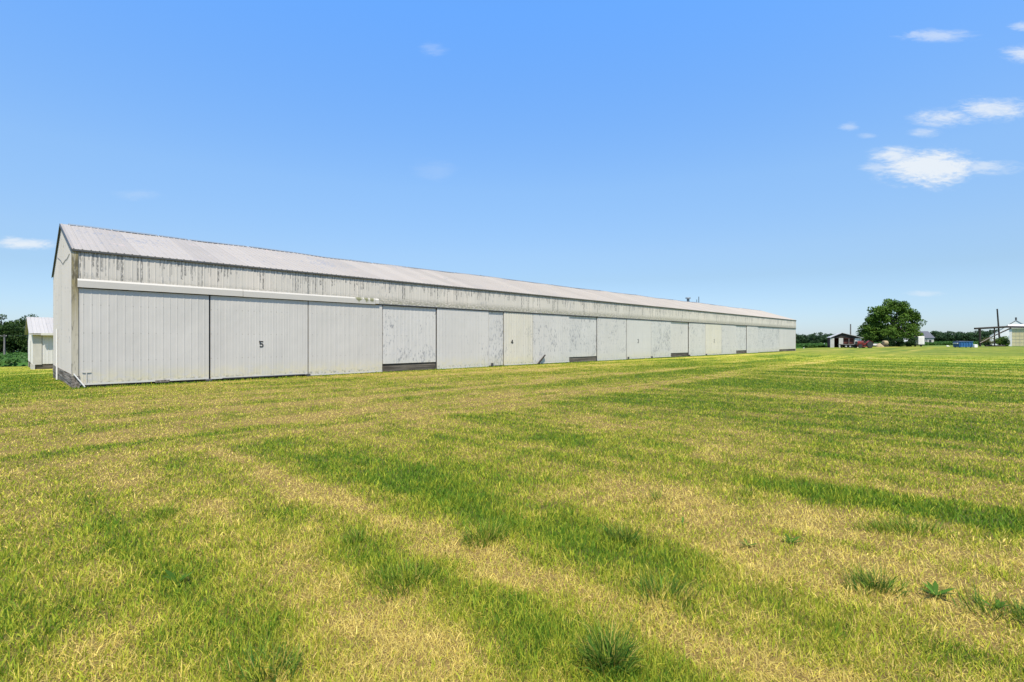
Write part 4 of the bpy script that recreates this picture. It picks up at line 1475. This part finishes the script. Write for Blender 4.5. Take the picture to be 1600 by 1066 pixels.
o = MB().cbox((0, 0, .28), (.75, .6, .66), .05).cbox((0, 0, .64), (.66, .5, .08), .02).build('storage_bin', M['white_paint'])
o.location = at(px(1523.5), 114)
tag(o, 'pale square bin on the grass just right of the blue dumpster', 'bin')
rk = MB().cbox((0, 0, .2), (.8, .4, .5), .12).cbox((.5, .1, .12), (.5, .4, .3), .1).build('white_bag', M['white_paint'], None)
rk.location = at(px(1480.5), 128)
rk.scale = (.7, .7, .6)
tag(rk, 'crumpled white sack lying in the grass left of the blue dumpster', 'sack')
o = MB().tube([(0, 0, -.2), (0, 0, 1.0)], .07, 8).cbox((0, 0, 1.03), (.2, .2, .07), .02).build('marker_post', M['white_paint'])
o.location = at(px(1288), 150)
tag(o, 'short white marker post in the green field left of the open shed', 'marker post')
o = MB().cbox((0, 0, .1), (.35, .25, .3), .06).cbox((.1, .0, .26), (.2, .2, .08), .03).build('white_stone', M['white_paint'])
o.location = at(px(1256), 108)
o.scale = (.55, .55, .55)
tag(o, 'small white stone on the lawn just past the far end of the long barn', 'stone')

D = 128.0
kk = D / 774.5
fr = thing('timber_frame', 'dark open timber frame of posts, a long beam and a slanting brace', 'timber frame', at(px(1560), D))
zg = fr.location.z
def fx(v): return (px(v) * D) - fr.location.x
def fz(v): return 1.65 - (v - 531.74) * kk - zg
MB().tube([(fx(1523), 0, fz(513.6)), (fx(1576), .1, fz(510.8)), (fx(1640), .2, fz(511.6))], [.24, .25, .22], 9).build('beam', M['dark_wood_x'], fr)
MB().tube([(fx(1531.3), .05, -.3), (fx(1531.2), .05, 2.5), (fx(1531), .05, fz(513.4))], [.25, .25, .29], 9).build('post', M['dark_wood'], fr)
MB().tube([(fx(1555), .15, -.3), (fx(1554.6), .15, fz(511.8))], [.13, .15], 8).build('post', M['dark_wood'], fr)
MB().tube([(fx(1620), .2, -.3), (fx(1620), .2, fz(511.6))], [.14, .15], 8).build('post', M['dark_wood'], fr)
MB().tube([(fx(1547), -.25, fz(527)), (fx(1578), -.2, fz(513))], [.12, .17], 8).build('brace', M['dark_wood_x'], fr)
MB().tube([(fx(1530), -.22, fz(536)), (fx(1547), -.25, fz(527))], [.10, .12], 8).build('brace', M['plank_pale'], fr)

lp = thing('leaning_pole', 'thick dark pole tilted to the left, standing above the timber frame', 'pole', at(px(1562.5), 133), 0, None, (0, -.075))
MB().tube([(0, 0, -.4), (0, 0, 9.9), (-.05, 0, 10.05)], [.22, .16, .17], 10).build('pole', M['dark_wood'], lp)

t, wl, rf = gable_house('gabled_building', 'white gabled farm building behind the timber frame at the right edge', 'building', at(px(1587.5), 150), -.79, 11.4, 14.0, 2.9, 7.6, 'bright_wall', 'shed_roof', .08)
MB().tube([(.0, 1.0, 7.4), (.0, 1.0, 8.5)], .22, 10).tube([(.0, 1.0, 8.5), (.0, 1.0, 8.6)], [.24, .2], 10).build('chimney', M['dark_steel'], rf)
for wx in (-4.2, -3.2): window(t, wx, 0, .9, .6, 1.0)
window(t, -.9, 0, 2.6, 1.1, .5)

ga = thing('garage', 'cream-coloured garage with a wide door at the right edge', 'garage', at(px(1577), 138), -.79)
gx0, gx1 = 0.0, 6.4
MB().box(gx0, gx1, .12, 7, -.3, 4.95).build('wall', M['bright_wall'], ga)
mb = MB(); mb.box(gx0 + .55, gx1 - .5, .02, .10, .05, 4.7)
gd = mb.build('door', M['yellow_wall'], ga)
mb = MB()
for i in range(1, 5): mb.box(gx0 + .55, gx1 - .5, -.005, .018, .05 + i * .93 - .02, .05 + i * .93 + .02)
for i in range(1, 7):
    xx = gx0 + .55 + (gx1 - gx0 - 1.05) * i / 7
    mb.box(xx - .02, xx + .02, -.002, .016, .05, 4.7)
mb.build('panel_joints', M['stone_wall'], gd)
mb = MB(); mb.box(gx0 - .02, gx0 + .53, -.02, .118, -.1, 4.9); mb.build('door_trim', M['white_paint'], ga)
mb = MB()
mb.prism([(-.3, 4.95), (7.2, 6.0), (7.2, 6.15), (-.3, 5.10)], 'x', gx0 - .3, gx1 + .3)
mb.build('roof', M['white_paint'], ga)

for i, (pv_, D_, w_, lab) in enumerate(((1549, 129.2, 1.5, 'dark log lying at the foot of the timber frame beside the low shrub'), (1559, 129.4, 2.0, 'longest dark log lying below the bushy shrub by the white building'))):
    o = MB().tube([(-w_, 0, .12), (0, .05, .16), (w_, 0, .12)], [.20, .23, .19], 9).build('log', M['dark_wood_x'])
    o.location = at(px(pv_), D_)
    o.rotation_euler.z = .1 * i - .05
    tag(o, lab, 'log', 'logs lying by the timber frame')
